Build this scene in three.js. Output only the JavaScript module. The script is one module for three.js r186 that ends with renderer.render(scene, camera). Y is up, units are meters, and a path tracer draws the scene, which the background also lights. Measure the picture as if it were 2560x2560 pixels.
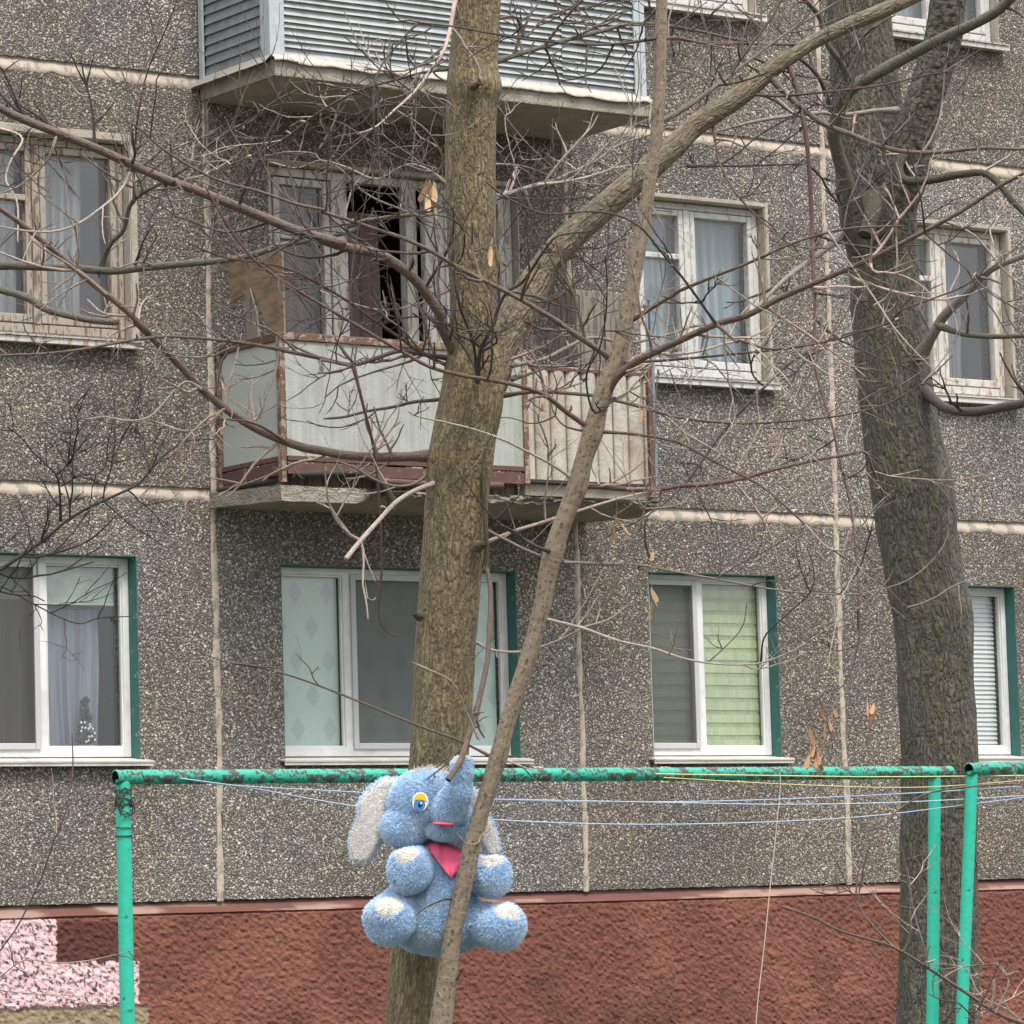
import * as THREE from 'three';
import { mergeGeometries } from 'three/addons/utils/BufferGeometryUtils.js';
import { RoundedBoxGeometry } from 'three/addons/geometries/RoundedBoxGeometry.js';
import { MarchingCubes } from 'three/addons/objects/MarchingCubes.js';
import { MeshSurfaceSampler } from 'three/addons/math/MeshSurfaceSampler.js';

// ---------------------------------------------------------------- camera, sky, sun, exposure
const scene = new THREE.Scene();
const LENS = 10000;                                   // focal length in pixels of the 2560 px wide photograph
const camera = new THREE.PerspectiveCamera(2 * Math.atan(1280 / LENS) * 180 / Math.PI, 1, 0.5, 900);
camera.position.set(-16.537, 1.6, 22.622);
camera.rotation.order = 'YXZ';
camera.rotation.set(5.612 * Math.PI / 180, -35.256 * Math.PI / 180, -1.659 * Math.PI / 180);
camera.updateMatrixWorld(true);

const renderer = new THREE.WebGLRenderer({ antialias: true });
renderer.toneMapping = THREE.LinearToneMapping;
renderer.toneMappingExposure = 2.65;
renderer.shadowMap.enabled = true;

{ // overcast sky: brighter towards the zenith, a little cool
  const w = 256, h = 128, d = new Float32Array(w * h * 4);
  for (let j = 0; j < h; j++) for (let i = 0; i < w; i++) {
    const el = ((j + 0.5) / h - 0.5) * Math.PI, s = Math.sin(el), k = (j * w + i) * 4;
    const cl = 1 + 0.05 * Math.sin(i / w * Math.PI * 6 + 1.3) * Math.cos(el * 5) + 0.04 * Math.sin(i / w * Math.PI * 14 + el * 9);
    const L = el > 0 ? 1.12 * (0.2 + 0.8 * s) * cl + 0.03 : 0.06;
    d[k] = L * 0.98; d[k + 1] = L; d[k + 2] = L * 1.05; d[k + 3] = 1;
  }
  const sky = new THREE.DataTexture(d, w, h, THREE.RGBAFormat, THREE.FloatType);
  sky.mapping = THREE.EquirectangularReflectionMapping; sky.magFilter = THREE.LinearFilter; sky.needsUpdate = true;
  scene.background = sky; scene.environment = sky;
}
const sun = new THREE.DirectionalLight(new THREE.Color(1, 0.95, 0.88), 1.5);
sun.position.set(-2, 31, 20); sun.target.position.set(-1, 3, 4);
sun.castShadow = true; sun.shadow.radius = 34; sun.shadow.mapSize.set(2048, 2048);
Object.assign(sun.shadow.camera, { left: -22, right: 22, top: 22, bottom: -22, near: 1, far: 80 });
scene.add(sun, sun.target);

// ---------------------------------------------------------------- helpers
let seed = 12345;
function rnd() { seed = (seed + 0x6D2B79F5) | 0; let t = Math.imul(seed ^ (seed >>> 15), 1 | seed); t = (t + Math.imul(t ^ (t >>> 7), 61 | t)) ^ t; return ((t ^ (t >>> 14)) >>> 0) / 4294967296; }
const rr = (a, b) => a + (b - a) * rnd();
const clamp = (x, a = 0, b = 1) => Math.min(b, Math.max(a, x));
const mix = (a, b, t) => a + (b - a) * t;
const smooth = (a, b, x) => { const t = clamp((x - a) / (b - a)); return t * t * (3 - 2 * t); };
const V = (x, y, z) => new THREE.Vector3(x, y, z);
function hash(i, j, k = 0) { let h = Math.imul(i, 374761393) ^ Math.imul(j, 668265263) ^ Math.imul(k, 2147483647 - 1013); h = Math.imul(h ^ (h >>> 13), 1274126177); return ((h ^ (h >>> 16)) >>> 0) / 4294967296; }
function vn(x, y, per = 0, k = 0) {                   // value noise, tileable over `per` cells
  const i = Math.floor(x), j = Math.floor(y), u = x - i, v = y - j, px = per[0] ?? per, py = per[1] ?? per, m = a => px ? ((a % px) + px) % px : a, my = a => py ? ((a % py) + py) % py : a;
  const f = t => t * t * (3 - 2 * t), a = hash(m(i), my(j), k), b = hash(m(i + 1), my(j), k), c = hash(m(i), my(j + 1), k), d = hash(m(i + 1), my(j + 1), k);
  return mix(mix(a, b, f(u)), mix(c, d, f(u)), f(v));
}
function fbm(x, y, per = 0, oct = 4, k = 0) { let s = 0, a = 0.5, t = 0; for (let o = 0; o < oct; o++) { s += a * vn(x, y, per, k + o); t += a; a *= 0.5; x *= 2; y *= 2; per = per.length ? [per[0] * 2, per[1] * 2] : per * 2; } return s / t; }
function vn3(x, y, z, k = 0) { const i = Math.floor(z), f = z - i, t = f * f * (3 - 2 * f); return mix(vn(x, y, 0, k + i * 17), vn(x, y, 0, k + (i + 1) * 17), t); }

function tex(w, h, fn, srgb) {                        // fn(u, v) -> [r, g, b] (linear) or a grey value
  const d = new Uint8Array(w * h * 4), enc = c => { c = clamp(c); return srgb ? (c <= 0.0031308 ? c * 12.92 : 1.055 * Math.pow(c, 1 / 2.4) - 0.055) : c; };
  for (let j = 0; j < h; j++) for (let i = 0; i < w; i++) {
    const c = fn(i / w, j / h, i, j), k = (j * w + i) * 4, a = typeof c === 'number' ? [c, c, c] : c;
    d[k] = enc(a[0]) * 255; d[k + 1] = enc(a[1]) * 255; d[k + 2] = enc(a[2]) * 255; d[k + 3] = 255;
  }
  const t = new THREE.DataTexture(d, w, h, THREE.RGBAFormat);
  t.wrapS = t.wrapT = THREE.RepeatWrapping; t.magFilter = THREE.LinearFilter; t.minFilter = THREE.LinearMipmapLinearFilter; t.generateMipmaps = true;
  if (srgb) t.colorSpace = THREE.SRGBColorSpace;
  t.needsUpdate = true; return t;
}
const rep = (t, u, v = u) => { const c = t.clone(); c.repeat.set(u, v); c.needsUpdate = true; return c; };
function std(rgb, rough = 0.8, o = {}) { const m = new THREE.MeshStandardMaterial({ roughness: rough, ...o }); m.color.setRGB(...rgb); return m; }
const flat = g => { const n = g.index ? g.toNonIndexed() : g; for (const k of Object.keys(n.attributes)) if (!['position', 'normal', 'uv', 'color'].includes(k)) n.deleteAttribute(k); return n; };
function merge(list) {
  list = list.map(flat);
  const col = list.every(g => g.attributes.color);
  if (!col) list.forEach(g => g.deleteAttribute('color'));
  return mergeGeometries(list);
}
function boxUV(g, ox = 0, oy = 0) {                   // box-projected uv in metres
  const p = g.attributes.position, n = g.attributes.normal, uv = new Float32Array(p.count * 2);
  for (let i = 0; i < p.count; i++) {
    const ax = Math.abs(n.getX(i)), ay = Math.abs(n.getY(i)), az = Math.abs(n.getZ(i));
    let u, v;
    if (az >= ax && az >= ay) { u = p.getX(i); v = p.getY(i); } else if (ax >= ay) { u = p.getZ(i); v = p.getY(i); } else { u = p.getX(i); v = p.getZ(i); }
    uv[2 * i] = u + ox; uv[2 * i + 1] = v + oy;
  }
  g.setAttribute('uv', new THREE.BufferAttribute(uv, 2)); return g;
}
function bx(x0, x1, y0, y1, z0, z1, r = 0) {          // a box between two corners, with rounded edges if r
  const w = x1 - x0, h = y1 - y0, d = z1 - z0;
  let g = r ? new RoundedBoxGeometry(w, h, d, 1, Math.min(r, w / 2.1, h / 2.1, d / 2.1)) : new THREE.BoxGeometry(w, h, d);
  g = flat(g); g.translate((x0 + x1) / 2, (y0 + y1) / 2, (z0 + z1) / 2);
  return boxUV(g, rr(0, 7), rr(0, 7));
}
const names = {};
function numbered(n) { names[n] = (names[n] ?? -1) + 1; return names[n] ? n + '_' + String(names[n]).padStart(3, '0') : n; }
function mesh(name, geos, mat, parent) {
  const g = Array.isArray(geos) ? (geos.length > 1 ? merge(geos) : geos[0]) : geos;
  const m = new THREE.Mesh(g, mat); m.name = name; m.castShadow = m.receiveShadow = true;
  if (parent) parent.add(m); return m;
}
function tag(o, label, category, group, kind) { o.userData.label = label; o.userData.category = category; if (group) o.userData.group = group; if (kind) o.userData.kind = kind; return o; }
function thing(name, label, category, group) { const g = new THREE.Group(); g.name = numbered(name); scene.add(g); return tag(g, label, category, group); }
function solo(name, geos, mat, label, category, group) { const m = mesh(numbered(name), geos, mat, scene); return tag(m, label, category, group); }
const qc = camera.quaternion.clone();
function at(px, py, d) { return V((px - 1280) / LENS * d, -(py - 1280) / LENS * d, -d).applyQuaternion(qc).add(camera.position); }   // a point d metres into the scene

function tube(pts, rad, seg = 8, o = {}) {            // a closed tapered tube; pts Vector3[], rad number[]; uv in metres; o.bump(angle, length, i) -> factor
  const n = pts.length, P = [], N = [], U = [], I = [];
  let t = V(), prev = null, b = V(), len = 0;
  const up = V(0.31, 0.2, 0.93).normalize();
  for (let i = 0; i < n; i++) {
    t.subVectors(pts[Math.min(n - 1, i + 1)], pts[Math.max(0, i - 1)]).normalize();
    const nn = prev ? prev.clone().addScaledVector(t, -prev.dot(t)) : up.clone().addScaledVector(t, -up.dot(t));
    if (nn.lengthSq() < 1e-8) nn.set(t.y, t.z, t.x).addScaledVector(t, -t.dot(V(t.y, t.z, t.x)));
    nn.normalize(); prev = nn; b.crossVectors(t, nn);
    if (i) len += pts[i].distanceTo(pts[i - 1]);
    for (let j = 0; j <= seg; j++) {
      const a = j / seg * Math.PI * 2, c = Math.cos(a), s = Math.sin(a), r = rad[i] * (o.bump ? o.bump(j === seg ? 0 : a, len, pts[i]) : 1);
      const d = V(nn.x * c + b.x * s, nn.y * c + b.y * s, nn.z * c + b.z * s);
      P.push(pts[i].x + d.x * r, pts[i].y + d.y * r, pts[i].z + d.z * r); N.push(d.x, d.y, d.z);
      U.push(j / seg * Math.max(1, Math.round(rad[0] * 6.283 * (o.uv ?? 1) * 4)) / 4, len * (o.uv ?? 1));
      if (i && j) { const q = (i - 1) * (seg + 1) + j - 1, w = q + seg + 1; I.push(q, q + 1, w, q + 1, w + 1, w); }
    }
  }
  if (!o.open) for (const e of [0, n - 1]) {
    const k = P.length / 3, d = e ? V().subVectors(pts[n - 1], pts[n - 2]).normalize() : V().subVectors(pts[0], pts[1]).normalize();
    const tip = pts[e].clone().addScaledVector(d, rad[e] * (o.tip ?? 0.3)); P.push(tip.x, tip.y, tip.z); N.push(d.x, d.y, d.z); U.push(0.5, len);
    for (let j = 0; j < seg; j++) { const q = e * (seg + 1) + j; e ? I.push(q, q + 1, k) : I.push(q + 1, q, k); }
  }
  const g = new THREE.BufferGeometry();
  g.setAttribute('position', new THREE.Float32BufferAttribute(P, 3)); g.setAttribute('normal', new THREE.Float32BufferAttribute(N, 3)); g.setAttribute('uv', new THREE.Float32BufferAttribute(U, 2)); g.setIndex(I);
  if (o.bump) g.computeVertexNormals();
  return g;
}
function grid(nu, nv, fn, o = {}) {                   // fn(u, v) -> [x, y, z, r?, g?, b?]
  const P = [], U = [], C = [], I = [];
  for (let j = 0; j <= nv; j++) for (let i = 0; i <= nu; i++) {
    const q = fn(i / nu, j / nv); P.push(q[0], q[1], q[2]); U.push(q[0] + (o.ou ?? 0), (o.zv ? q[2] : q[1]) + (o.ov ?? 0)); if (q.length > 3) C.push(q[3], q[4], q[5]);
    if (i && j) { const a = (j - 1) * (nu + 1) + i - 1, b = a + nu + 1; o.flip ? I.push(a, b, a + 1, a + 1, b, b + 1) : I.push(a, a + 1, b, a + 1, b + 1, b); }
  }
  const g = new THREE.BufferGeometry();
  g.setAttribute('position', new THREE.Float32BufferAttribute(P, 3)); g.setAttribute('uv', new THREE.Float32BufferAttribute(U, 2));
  if (C.length) g.setAttribute('color', new THREE.Float32BufferAttribute(C, 3));
  g.setIndex(I); g.computeVertexNormals(); return g;
}
function extrude(pts, holes, depth, bevel = 0) {
  const s = new THREE.Shape(pts.map(p => new THREE.Vector2(p[0], p[1])));
  for (const h of holes) s.holes.push(new THREE.Path(h.map(p => new THREE.Vector2(p[0], p[1]))));
  return flat(new THREE.ExtrudeGeometry(s, { depth, bevelEnabled: bevel > 0, bevelSize: bevel, bevelThickness: bevel, bevelSegments: 2, curveSegments: 16 }));
}
const rect = (x0, x1, y0, y1) => [[x0, y0], [x1, y0], [x1, y1], [x0, y1]];

// ---------------------------------------------------------------- materials
// exposed aggregate of the wall panels: stone chips of several tones in dark mortar
const PEB = 2048, pebC = new Float32Array(PEB * PEB * 3), pebH = new Float32Array(PEB * PEB);
{
  const layer = (cells, cover, rmin, rmax, lift, k) => {
    const cs = PEB / cells;
    for (let cj = 0; cj < cells; cj++) for (let ci = 0; ci < cells; ci++) {
      if (hash(ci, cj, k) > cover) continue;
      const cx = (ci + hash(ci, cj, k + 1)) * cs, cy = (cj + hash(ci, cj, k + 2)) * cs, r = cs * mix(rmin, rmax, hash(ci, cj, k + 3) ** 1.6);
      const ang = hash(ci, cj, k + 4) * 6.283, el = mix(0.55, 1, hash(ci, cj, k + 5)), ca = Math.cos(ang), sa = Math.sin(ang);
      const q = hash(ci, cj, k + 6), w = hash(ci, cj, k + 7), hgt = lift * mix(0.55, 1, hash(ci, cj, k + 8));
      const b = q < 0.22 ? mix(0.30, 0.48, w) : q < 0.70 ? mix(0.14, 0.27, w) : mix(0.06, 0.12, w), warm = hash(ci, cj, k + 9) * 0.16 - 0.015;
      const col = [b * (1 + warm), b * (1 + warm * 0.25), b * (1 - warm)];
      const R = Math.ceil(r * 1.1), poly = 5 + Math.floor(hash(ci, cj, k + 10) * 3), ph = hash(ci, cj, k + 11) * 6.28;
      for (let y = -R; y <= R; y++) for (let x = -R; x <= R; x++) {
        const u = (x * ca + y * sa) / r, v = (-x * sa + y * ca) / (r * el), a = Math.atan2(v, u), pr = 0.78 + 0.22 * Math.cos(a * (poly - 2) + ph) * Math.cos(a + ph * 3), d = Math.hypot(u, v) / pr;
        if (d > 1) continue;
        const X = ((Math.floor(cx) + x) % PEB + PEB) % PEB, Y = ((Math.floor(cy) + y) % PEB + PEB) % PEB, i = Y * PEB + X, hh = hgt * Math.sqrt(1 - d * d * 0.85) + 0.02;
        if (hh < pebH[i]) continue;
        pebH[i] = hh; const e = 1 + 0.25 * (vn(X * 0.5, Y * 0.5) - 0.5);
        for (let c = 0; c < 3; c++) pebC[i * 3 + c] = col[c] * e;
      }
    }
  };
  for (let j = 0; j < PEB; j++) for (let i = 0; i < PEB; i++) { const b = 0.05 + 0.045 * vn(i / 3, j / 3, 0, 9); pebC[(j * PEB + i) * 3] = b * 1.12; pebC[(j * PEB + i) * 3 + 1] = b; pebC[(j * PEB + i) * 3 + 2] = b * 0.9; }
  layer(330, 0.85, 0.35, 0.7, 0.45, 40); layer(205, 0.8, 0.4, 0.72, 0.8, 20); layer(140, 0.45, 0.4, 0.62, 1.0, 60);
}
const PS = 3.3;                                       // metres covered by the aggregate texture
const pebbleMap = tex(PEB, PEB, (u, v, i, j) => {
  const k = (j * PEB + i) * 3, s = 0.72 + 0.66 * fbm(u * 4, v * 4, 4, 5, 5), t = fbm(u * 5, v * 5, 5, 3, 25) - 0.5;
  return [pebC[k] * s * (1 + 0.16 * t), pebC[k + 1] * s, pebC[k + 2] * s * (1 - 0.2 * t)];
}, true);
const pebbleBump = tex(PEB, PEB, (u, v, i, j) => pebH[j * PEB + i]);
for (const t of [pebbleMap, pebbleBump]) t.repeat.set(1 / PS, 1 / PS);
const tones = [[1.02, 0.97, 0.91], [0.96, 0.89, 0.81], [1.1, 1.07, 1.02], [0.93, 0.87, 0.79]];
const pebbles = tones.map(t => std(t, 0.92, { map: pebbleMap, bumpMap: pebbleBump, bumpScale: 0.009 }));

// general grain: mid grey with stains; multiplies a colour
const grainMap = tex(512, 512, (u, v) => { const a = fbm(u * 8, v * 8, 8, 5, 3), b = fbm(u * 40, v * 40, 40, 2, 7), s = 0.62 + 0.42 * a + 0.16 * (b - 0.5); return [s, s * 0.99, s * 0.97]; }, true);
const grainBump = tex(512, 512, (u, v) => 0.6 * fbm(u * 16, v * 16, 16, 4, 13) + 0.4 * fbm(u * 90, v * 90, 90, 2, 17));
const streakMap = tex(256, 512, (u, v) => { const a = fbm(u * 32, v * 4, [32, 4], 4, 21), b = fbm(u * 6, v * 6, 6, 4, 23), s = 0.6 + 0.35 * a + 0.2 * b; return [s, s, s * 0.98]; }, true);
const concrete = (rgb, bump = 0.006) => std(rgb, 0.93, { map: rep(grainMap, 1.1), bumpMap: rep(grainBump, 1.4), bumpScale: bump });
function chipped(rgb, under, amount, su = 3, sv = 3, rough = 0.7, k = 31) { // flaking paint over another material
  const t = tex(256, 256, (u, v) => {
    const p = [Math.round(su * 2), Math.round(sv * 2)], a = fbm(u * p[0], v * p[1], p, 5, k) * 0.7 + fbm(u * p[0] * 5, v * p[1] * 5, [p[0] * 5, p[1] * 5], 3, k + 5) * 0.3;
    const e = Math.min(u, v, 1 - u, 1 - v), on = smooth(amount - 0.03, amount + 0.03, a + (e < 0.01 ? 0 : 0)), s = 0.86 + 0.28 * fbm(u * 10, v * 10, 10, 4, k + 9);
    return [0, 1, 2].map(c => mix(under[c], rgb[c], on) * s);
  }, true);
  t.repeat.set(2.6, 2.6);
  return std([1, 1, 1], rough, { map: t, bumpMap: rep(grainBump, 1.2), bumpScale: 0.002 });
}
const M = {
  mortar: chipped([0.42, 0.35, 0.28], [0.25, 0.23, 0.20], 0.44, 4, 4, 0.93, 41), slab: concrete([0.33, 0.30, 0.25], 0.012), slabDark: concrete([0.20, 0.18, 0.15], 0.015), broken: concrete([0.27, 0.245, 0.20], 0.03),
  pvc: std([0.72, 0.73, 0.73], 0.35, { map: rep(grainMap, 0.5) }), sillWhite: std([0.66, 0.64, 0.60], 0.5, { map: rep(grainMap, 0.8) }),
  pvcGrey: std([0.42, 0.42, 0.43], 0.5), green: chipped([0.035, 0.13, 0.115], [0.3, 0.29, 0.27], 0.27, 2, 2, 0.75, 51), plaster: concrete([0.40, 0.36, 0.30]),
  woodWhite: chipped([0.47, 0.455, 0.42], [0.30, 0.22, 0.15], 0.40, 6, 1.5, 0.75, 61), woodBrown: chipped([0.29, 0.255, 0.21], [0.14, 0.09, 0.065], 0.42, 7, 1.2, 0.8, 71), woodClean: chipped([0.48, 0.475, 0.455], [0.33, 0.29, 0.24], 0.36, 5, 2, 0.6, 81),
  glass: new THREE.MeshPhysicalMaterial({ color: 0xffffff, roughness: 0.03, transmission: 1, thickness: 0, ior: 1.5, metalness: 0 }),
  net: new THREE.MeshStandardMaterial({ color: new THREE.Color().setRGB(0.10, 0.10, 0.10), roughness: 0.9, transparent: true, opacity: 0.36 }),
  room: std([0.2, 0.185, 0.17], 0.95),
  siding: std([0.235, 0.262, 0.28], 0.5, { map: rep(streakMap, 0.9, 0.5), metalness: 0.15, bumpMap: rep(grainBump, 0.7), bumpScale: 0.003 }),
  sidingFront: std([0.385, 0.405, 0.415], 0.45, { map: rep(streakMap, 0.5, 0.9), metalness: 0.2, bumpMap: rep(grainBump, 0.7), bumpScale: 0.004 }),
  sidingTrim: chipped([0.38, 0.415, 0.43], [0.3, 0.31, 0.31], 0.3, 3, 3, 0.45, 91), flash: concrete([0.36, 0.33, 0.29], 0.004), flashPink: chipped([0.42, 0.37, 0.325], [0.45, 0.4, 0.36], 0.38, 4, 3, 0.7, 101),
  sheet: std([0.35, 0.36, 0.33], 0.75, { map: rep(streakMap, 1.6, 0.8), bumpMap: rep(grainBump, 1), bumpScale: 0.003 }),
  rust: chipped([0.125, 0.068, 0.047], [0.27, 0.21, 0.17], 0.42, 3, 5, 0.85, 111), rustDark: chipped([0.095, 0.05, 0.04], [0.25, 0.12, 0.06], 0.36, 4, 3, 0.85, 121),
  shifer: std([1, 1, 1], 0.9, { vertexColors: true, map: rep(grainMap, 1.2), bumpMap: rep(grainBump, 1.5), bumpScale: 0.006 }),
  bluePaint: chipped([0.15, 0.20, 0.235], [0.12, 0.13, 0.14], 0.38, 2, 5, 0.5, 131), plywood: chipped([0.21, 0.145, 0.09], [0.15, 0.10, 0.065], 0.45, 2, 6, 0.85, 141),
  oldWood: chipped([0.20, 0.165, 0.135], [0.11, 0.09, 0.075], 0.48, 9, 1, 0.85, 151), dark: std([0.035, 0.03, 0.028], 0.95), asphalt: concrete([0.05, 0.045, 0.04], 0.02),
};
// ---------------------------------------------------------------- ground
{
  const g = grid(80, 80, (u, v) => { const x = (u - 0.5) * 600, z = (0.5 - v) * 600; return [x, 0, z]; }, { zv: true });
  const soil = tex(512, 512, (u, v) => { const a = fbm(u * 6, v * 6, 6, 5, 201), b = fbm(u * 60, v * 60, 60, 3, 203), s = 0.6 + 0.8 * b; return [mix(0.085, 0.06, a) * s, mix(0.07, 0.075, a) * s, mix(0.05, 0.035, a) * s]; }, true);
  const m = mesh('ground', g, std([1, 1, 1], 0.95, { map: rep(soil, 0.4), bumpMap: rep(grainBump, 0.7), bumpScale: 0.03 }), scene); m.userData.kind = 'structure';
}

// ---------------------------------------------------------------- the apartment building; its facade is the plane z = 0
const house = thing('apartment_building', 'grey pebble-dashed panel apartment building with red plinth and balconies', 'building');
const JX = [-6.6, -2.96, 0, 2.38, 6.4], SEAM = [1.69, 4.365, 7.13, 9.9];
const OPEN = {                                        // window openings: x0, x1, y0, y1
  a1: [-5.0, -3.55, 2.61, 3.935], b1: [-2.45, -0.53, 2.61, 3.91], c1: [0.62, 1.79, 2.61, 3.935], d1: [2.95, 4.12, 2.61, 3.905],
  a2: [-5.0, -3.55, 5.36, 6.67], c2: [0.62, 1.80, 5.36, 6.65], d2: [2.95, 4.19, 5.36, 6.65],
  a3: [-5.0, -3.55, 8.10, 9.42], c3: [0.62, 1.79, 8.10, 9.42], d3: [2.95, 4.19, 8.12, 9.42], b3: [-2.45, -0.53, 8.0, 9.4],
};
const holes = { '0_0': ['a1'], '0_1': ['b1'], '0_2': ['c1'], '0_3': ['d1'], '1_0': ['a2'], '1_2': ['c2'], '1_3': ['d2'], '2_0': ['a3'], '2_1': ['b3'], '2_2': ['c3'], '2_3': ['d3'] };
const doorHole = [[-2.48, 5.22], [-1.85, 5.22], [-1.85, 4.5], [-1.02, 4.5], [-1.02, 5.22], [-0.42, 5.22], [-0.42, 6.63], [-2.48, 6.63]];
for (let r = 0; r < 3; r++) for (let c = 0; c < 4; c++) {
  const x0 = JX[c] + 0.016, x1 = JX[c + 1] - 0.016, y0 = r ? SEAM[r] + 0.036 : SEAM[0], y1 = SEAM[r + 1] - 0.036;
  const hs = (holes[r + '_' + c] ?? []).map(k => rect(...OPEN[k])); if (r === 1 && c === 1) hs.push(doorHole);
  // ragged upper and lower edges, as the chips of the facing break off
  const pts = [], n = 90; for (let i = 0; i <= n; i++) pts.push([mix(x0, x1, i / n), y0 + 0.006 * (rnd() - 0.5)]); for (let i = n; i >= 0; i--) pts.push([mix(x0, x1, i / n), y1 + 0.016 * (rnd() - 0.5)]);
  const g = extrude(pts, hs, 0.3); g.translate(0, 0, -0.3);
  boxUV(g, rr(0, PS), rr(0, PS));
  mesh('wall_panel', g, pebbles[(r * 3 + c * 2 + (c > 1 ? 1 : 0)) % 4], house);
}
// mortar in the horizontal joints: sloping outwards, ragged lower edge
for (let r = 1; r < 3; r++) for (let c = 0; c < 4; c++) {
  const x0 = JX[c] + 0.01, x1 = JX[c + 1] - 0.01, k = r * 9 + c, ym = SEAM[r];
  const g = grid(150, 5, (u, v) => {
    const x = mix(x0, x1, u), lo = ym - 0.036 - 0.012 - 0.034 * fbm(x * 9, k, 0, 4), hi = ym + 0.05, y = mix(lo, hi, v);
    return [x, y, mix(0.006, -0.02, smooth(0.15, 0.9, v)) - (v === 0 ? 0.012 : 0) + 0.006 * (fbm(x * 14, y * 20 + k, 0, 3) - 0.5)];
  }, { ou: rr(0, 5) });
  mesh('joint_mortar', g, M.mortar, house);
}
// sealant in the vertical joints: a wavering bead
for (let c = 1; c < 4; c++) for (let r = 0; r < 3; r++) {
  const y0 = r ? SEAM[r] - 0.04 : SEAM[0] - 0.01, y1 = SEAM[r + 1] - 0.03, k = c * 7 + r;
  const g = grid(6, 130, (u, v) => {
    const y = mix(y0, y1, v), w = 0.023 + 0.022 * (fbm(y * 9, k, 0, 4) - 0.5), cx = JX[c] + 0.03 * (fbm(y * 1.8, k + 50, 0, 3) - 0.5), a = u * 2 - 1;
    return [cx + a * w, y, 0.010 * Math.sqrt(1 - a * a * 0.98) + 0.004 * (fbm(y * 12, a + k, 0, 2) - 0.5) - 0.002];
  }, { ou: rr(0, 5) });
  mesh('joint_sealant', g, M.mortar, house);
}
// plinth: a smooth weathered fillet, then rough-cast plaster with repaints
{
  const fillet = grid(500, 5, (u, v) => { const x = mix(-6.6, 6.4, u), y = mix(1.612, 1.70, v) + 0.006 * (fbm(x * 3, 5, 0, 3) - 0.5) * (1 - v); const n = fbm(x * 5, y * 20, 0, 4, 301), s = 0.85 + 0.4 * n, w = smooth(0.56, 0.66, fbm(x * 2.2, y * 30, 0, 4, 307) + (v < 0.3 ? 0.13 : 0)) * 0.6; return [x, y, mix(0.016, -0.045, v) + 0.004 * n, mix(0.125, 0.36, w) * s, mix(0.05, 0.25, w) * s, mix(0.04, 0.20, w) * s]; });
  mesh('plinth_fillet', fillet, std([1, 1, 1], 0.9, { vertexColors: true, bumpMap: rep(grainBump, 1.5), bumpScale: 0.006 }), house);
  const rowY = j => j < 0.1 ? mix(0, 0.55, j / 0.1) : mix(0.55, 1.615, (j - 0.1) / 0.9);
  const rough = grid(1250, 170, (u, v) => {
    const x = mix(-5.2, 5.3, u), y = rowY(v), a = fbm(x * 42 + y * 5, y * 48 - x * 4, 0, 4, 311), b = fbm(x * 7, y * 7, 0, 3, 313), big = fbm(x * 1.6, y * 1.6, 0, 3, 317);
    const z = 0.012 + 0.023 * (Math.pow(a, 1.3) - 0.4) + 0.008 * (b - 0.5) - (v > 0.985 ? 0.012 : 0);
    let s = 0.8 + 0.5 * (fbm(x * 60, y * 60, 0, 2, 319) - 0.2), c = [0.15, 0.054, 0.036];
    const t = smooth(0.42, 0.62, big); c = [mix(c[0], 0.19, t), mix(c[1], 0.074, t), mix(c[2], 0.049, t)];
    const j = 0.05 * (fbm(x * 14, y * 14, 0, 4, 331) - 0.5), j2 = 0.05 * (fbm(x * 16, y * 16, 0, 4, 333) - 0.5), X = x + j, Y = y + j2;
    if (X > -4.2 && X < -3.72 && Y > 1.30 && Y < 1.58) c = [0.085, 0.027, 0.021];
    const pink = (X < -4.205 && Y > 1.3 && Y < 1.605) || (X < -3.60 && Y > 1.045 && Y < 1.315);
    if (pink) c = fbm(x * 60, y * 60, 0, 3, 337) > 0.37 ? [0.66, 0.46, 0.48] : [0.11, 0.05, 0.05];
    if (X < -3.53 && Y < 1.038) { c = [0.26, 0.20, 0.125]; if (Y > 1.02) c = [0.1, 0.08, 0.06]; }
    const dr = fbm(x * 2.4, y * 2.4, 0, 3, 341) > 0.66 && X > -3.5 && Y < 1.15 ? 0.8 : 1;
    if (!pink && X > -3.5 && fbm(x * 13, y * 13, 0, 3, 347) > 0.76) s *= 0.7;
    return [x, y, z, c[0] * s * dr, c[1] * s * dr, c[2] * s * dr];
  });
  mesh('plinth', rough, std([1, 1, 1], 0.95, { vertexColors: true, bumpMap: rep(grainBump, 2.4), bumpScale: 0.006 }), house);
}
mesh('inner_wall', bx(-6.6, 6.4, 0, 9.9, -9, -2.6), M.room, house);
function room(x0, x1, y0, y1) {                       // a closed room behind an opening
  const a = x0 - 0.25, b = x1 + 0.25, c = y0 - 0.45, d = y1 + 0.25;
  mesh('room_interior', [bx(a - 0.05, b + 0.05, c, d, -2.5, -2.45), bx(a - 0.05, a, c, d, -2.45, -0.301), bx(b, b + 0.05, c, d, -2.45, -0.301), bx(a - 0.05, b + 0.05, c - 0.05, c, -2.5, -0.301), bx(a - 0.05, b + 0.05, d, d + 0.05, -2.5, -0.301)], M.room, house);
}
function frameGeo(x0, x1, y0, y1, w, z0, z1, wb = w, r = 0.006) { return [bx(x0, x0 + w, y0, y1, z0, z1, r), bx(x1 - w, x1, y0, y1, z0, z1, r), bx(x0 + w, x1 - w, y0, y0 + wb, z0 + 0.001, z1 - 0.001, r), bx(x0 + w, x1 - w, y1 - w, y1, z0 + 0.001, z1 - 0.001, r)]; }
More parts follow.
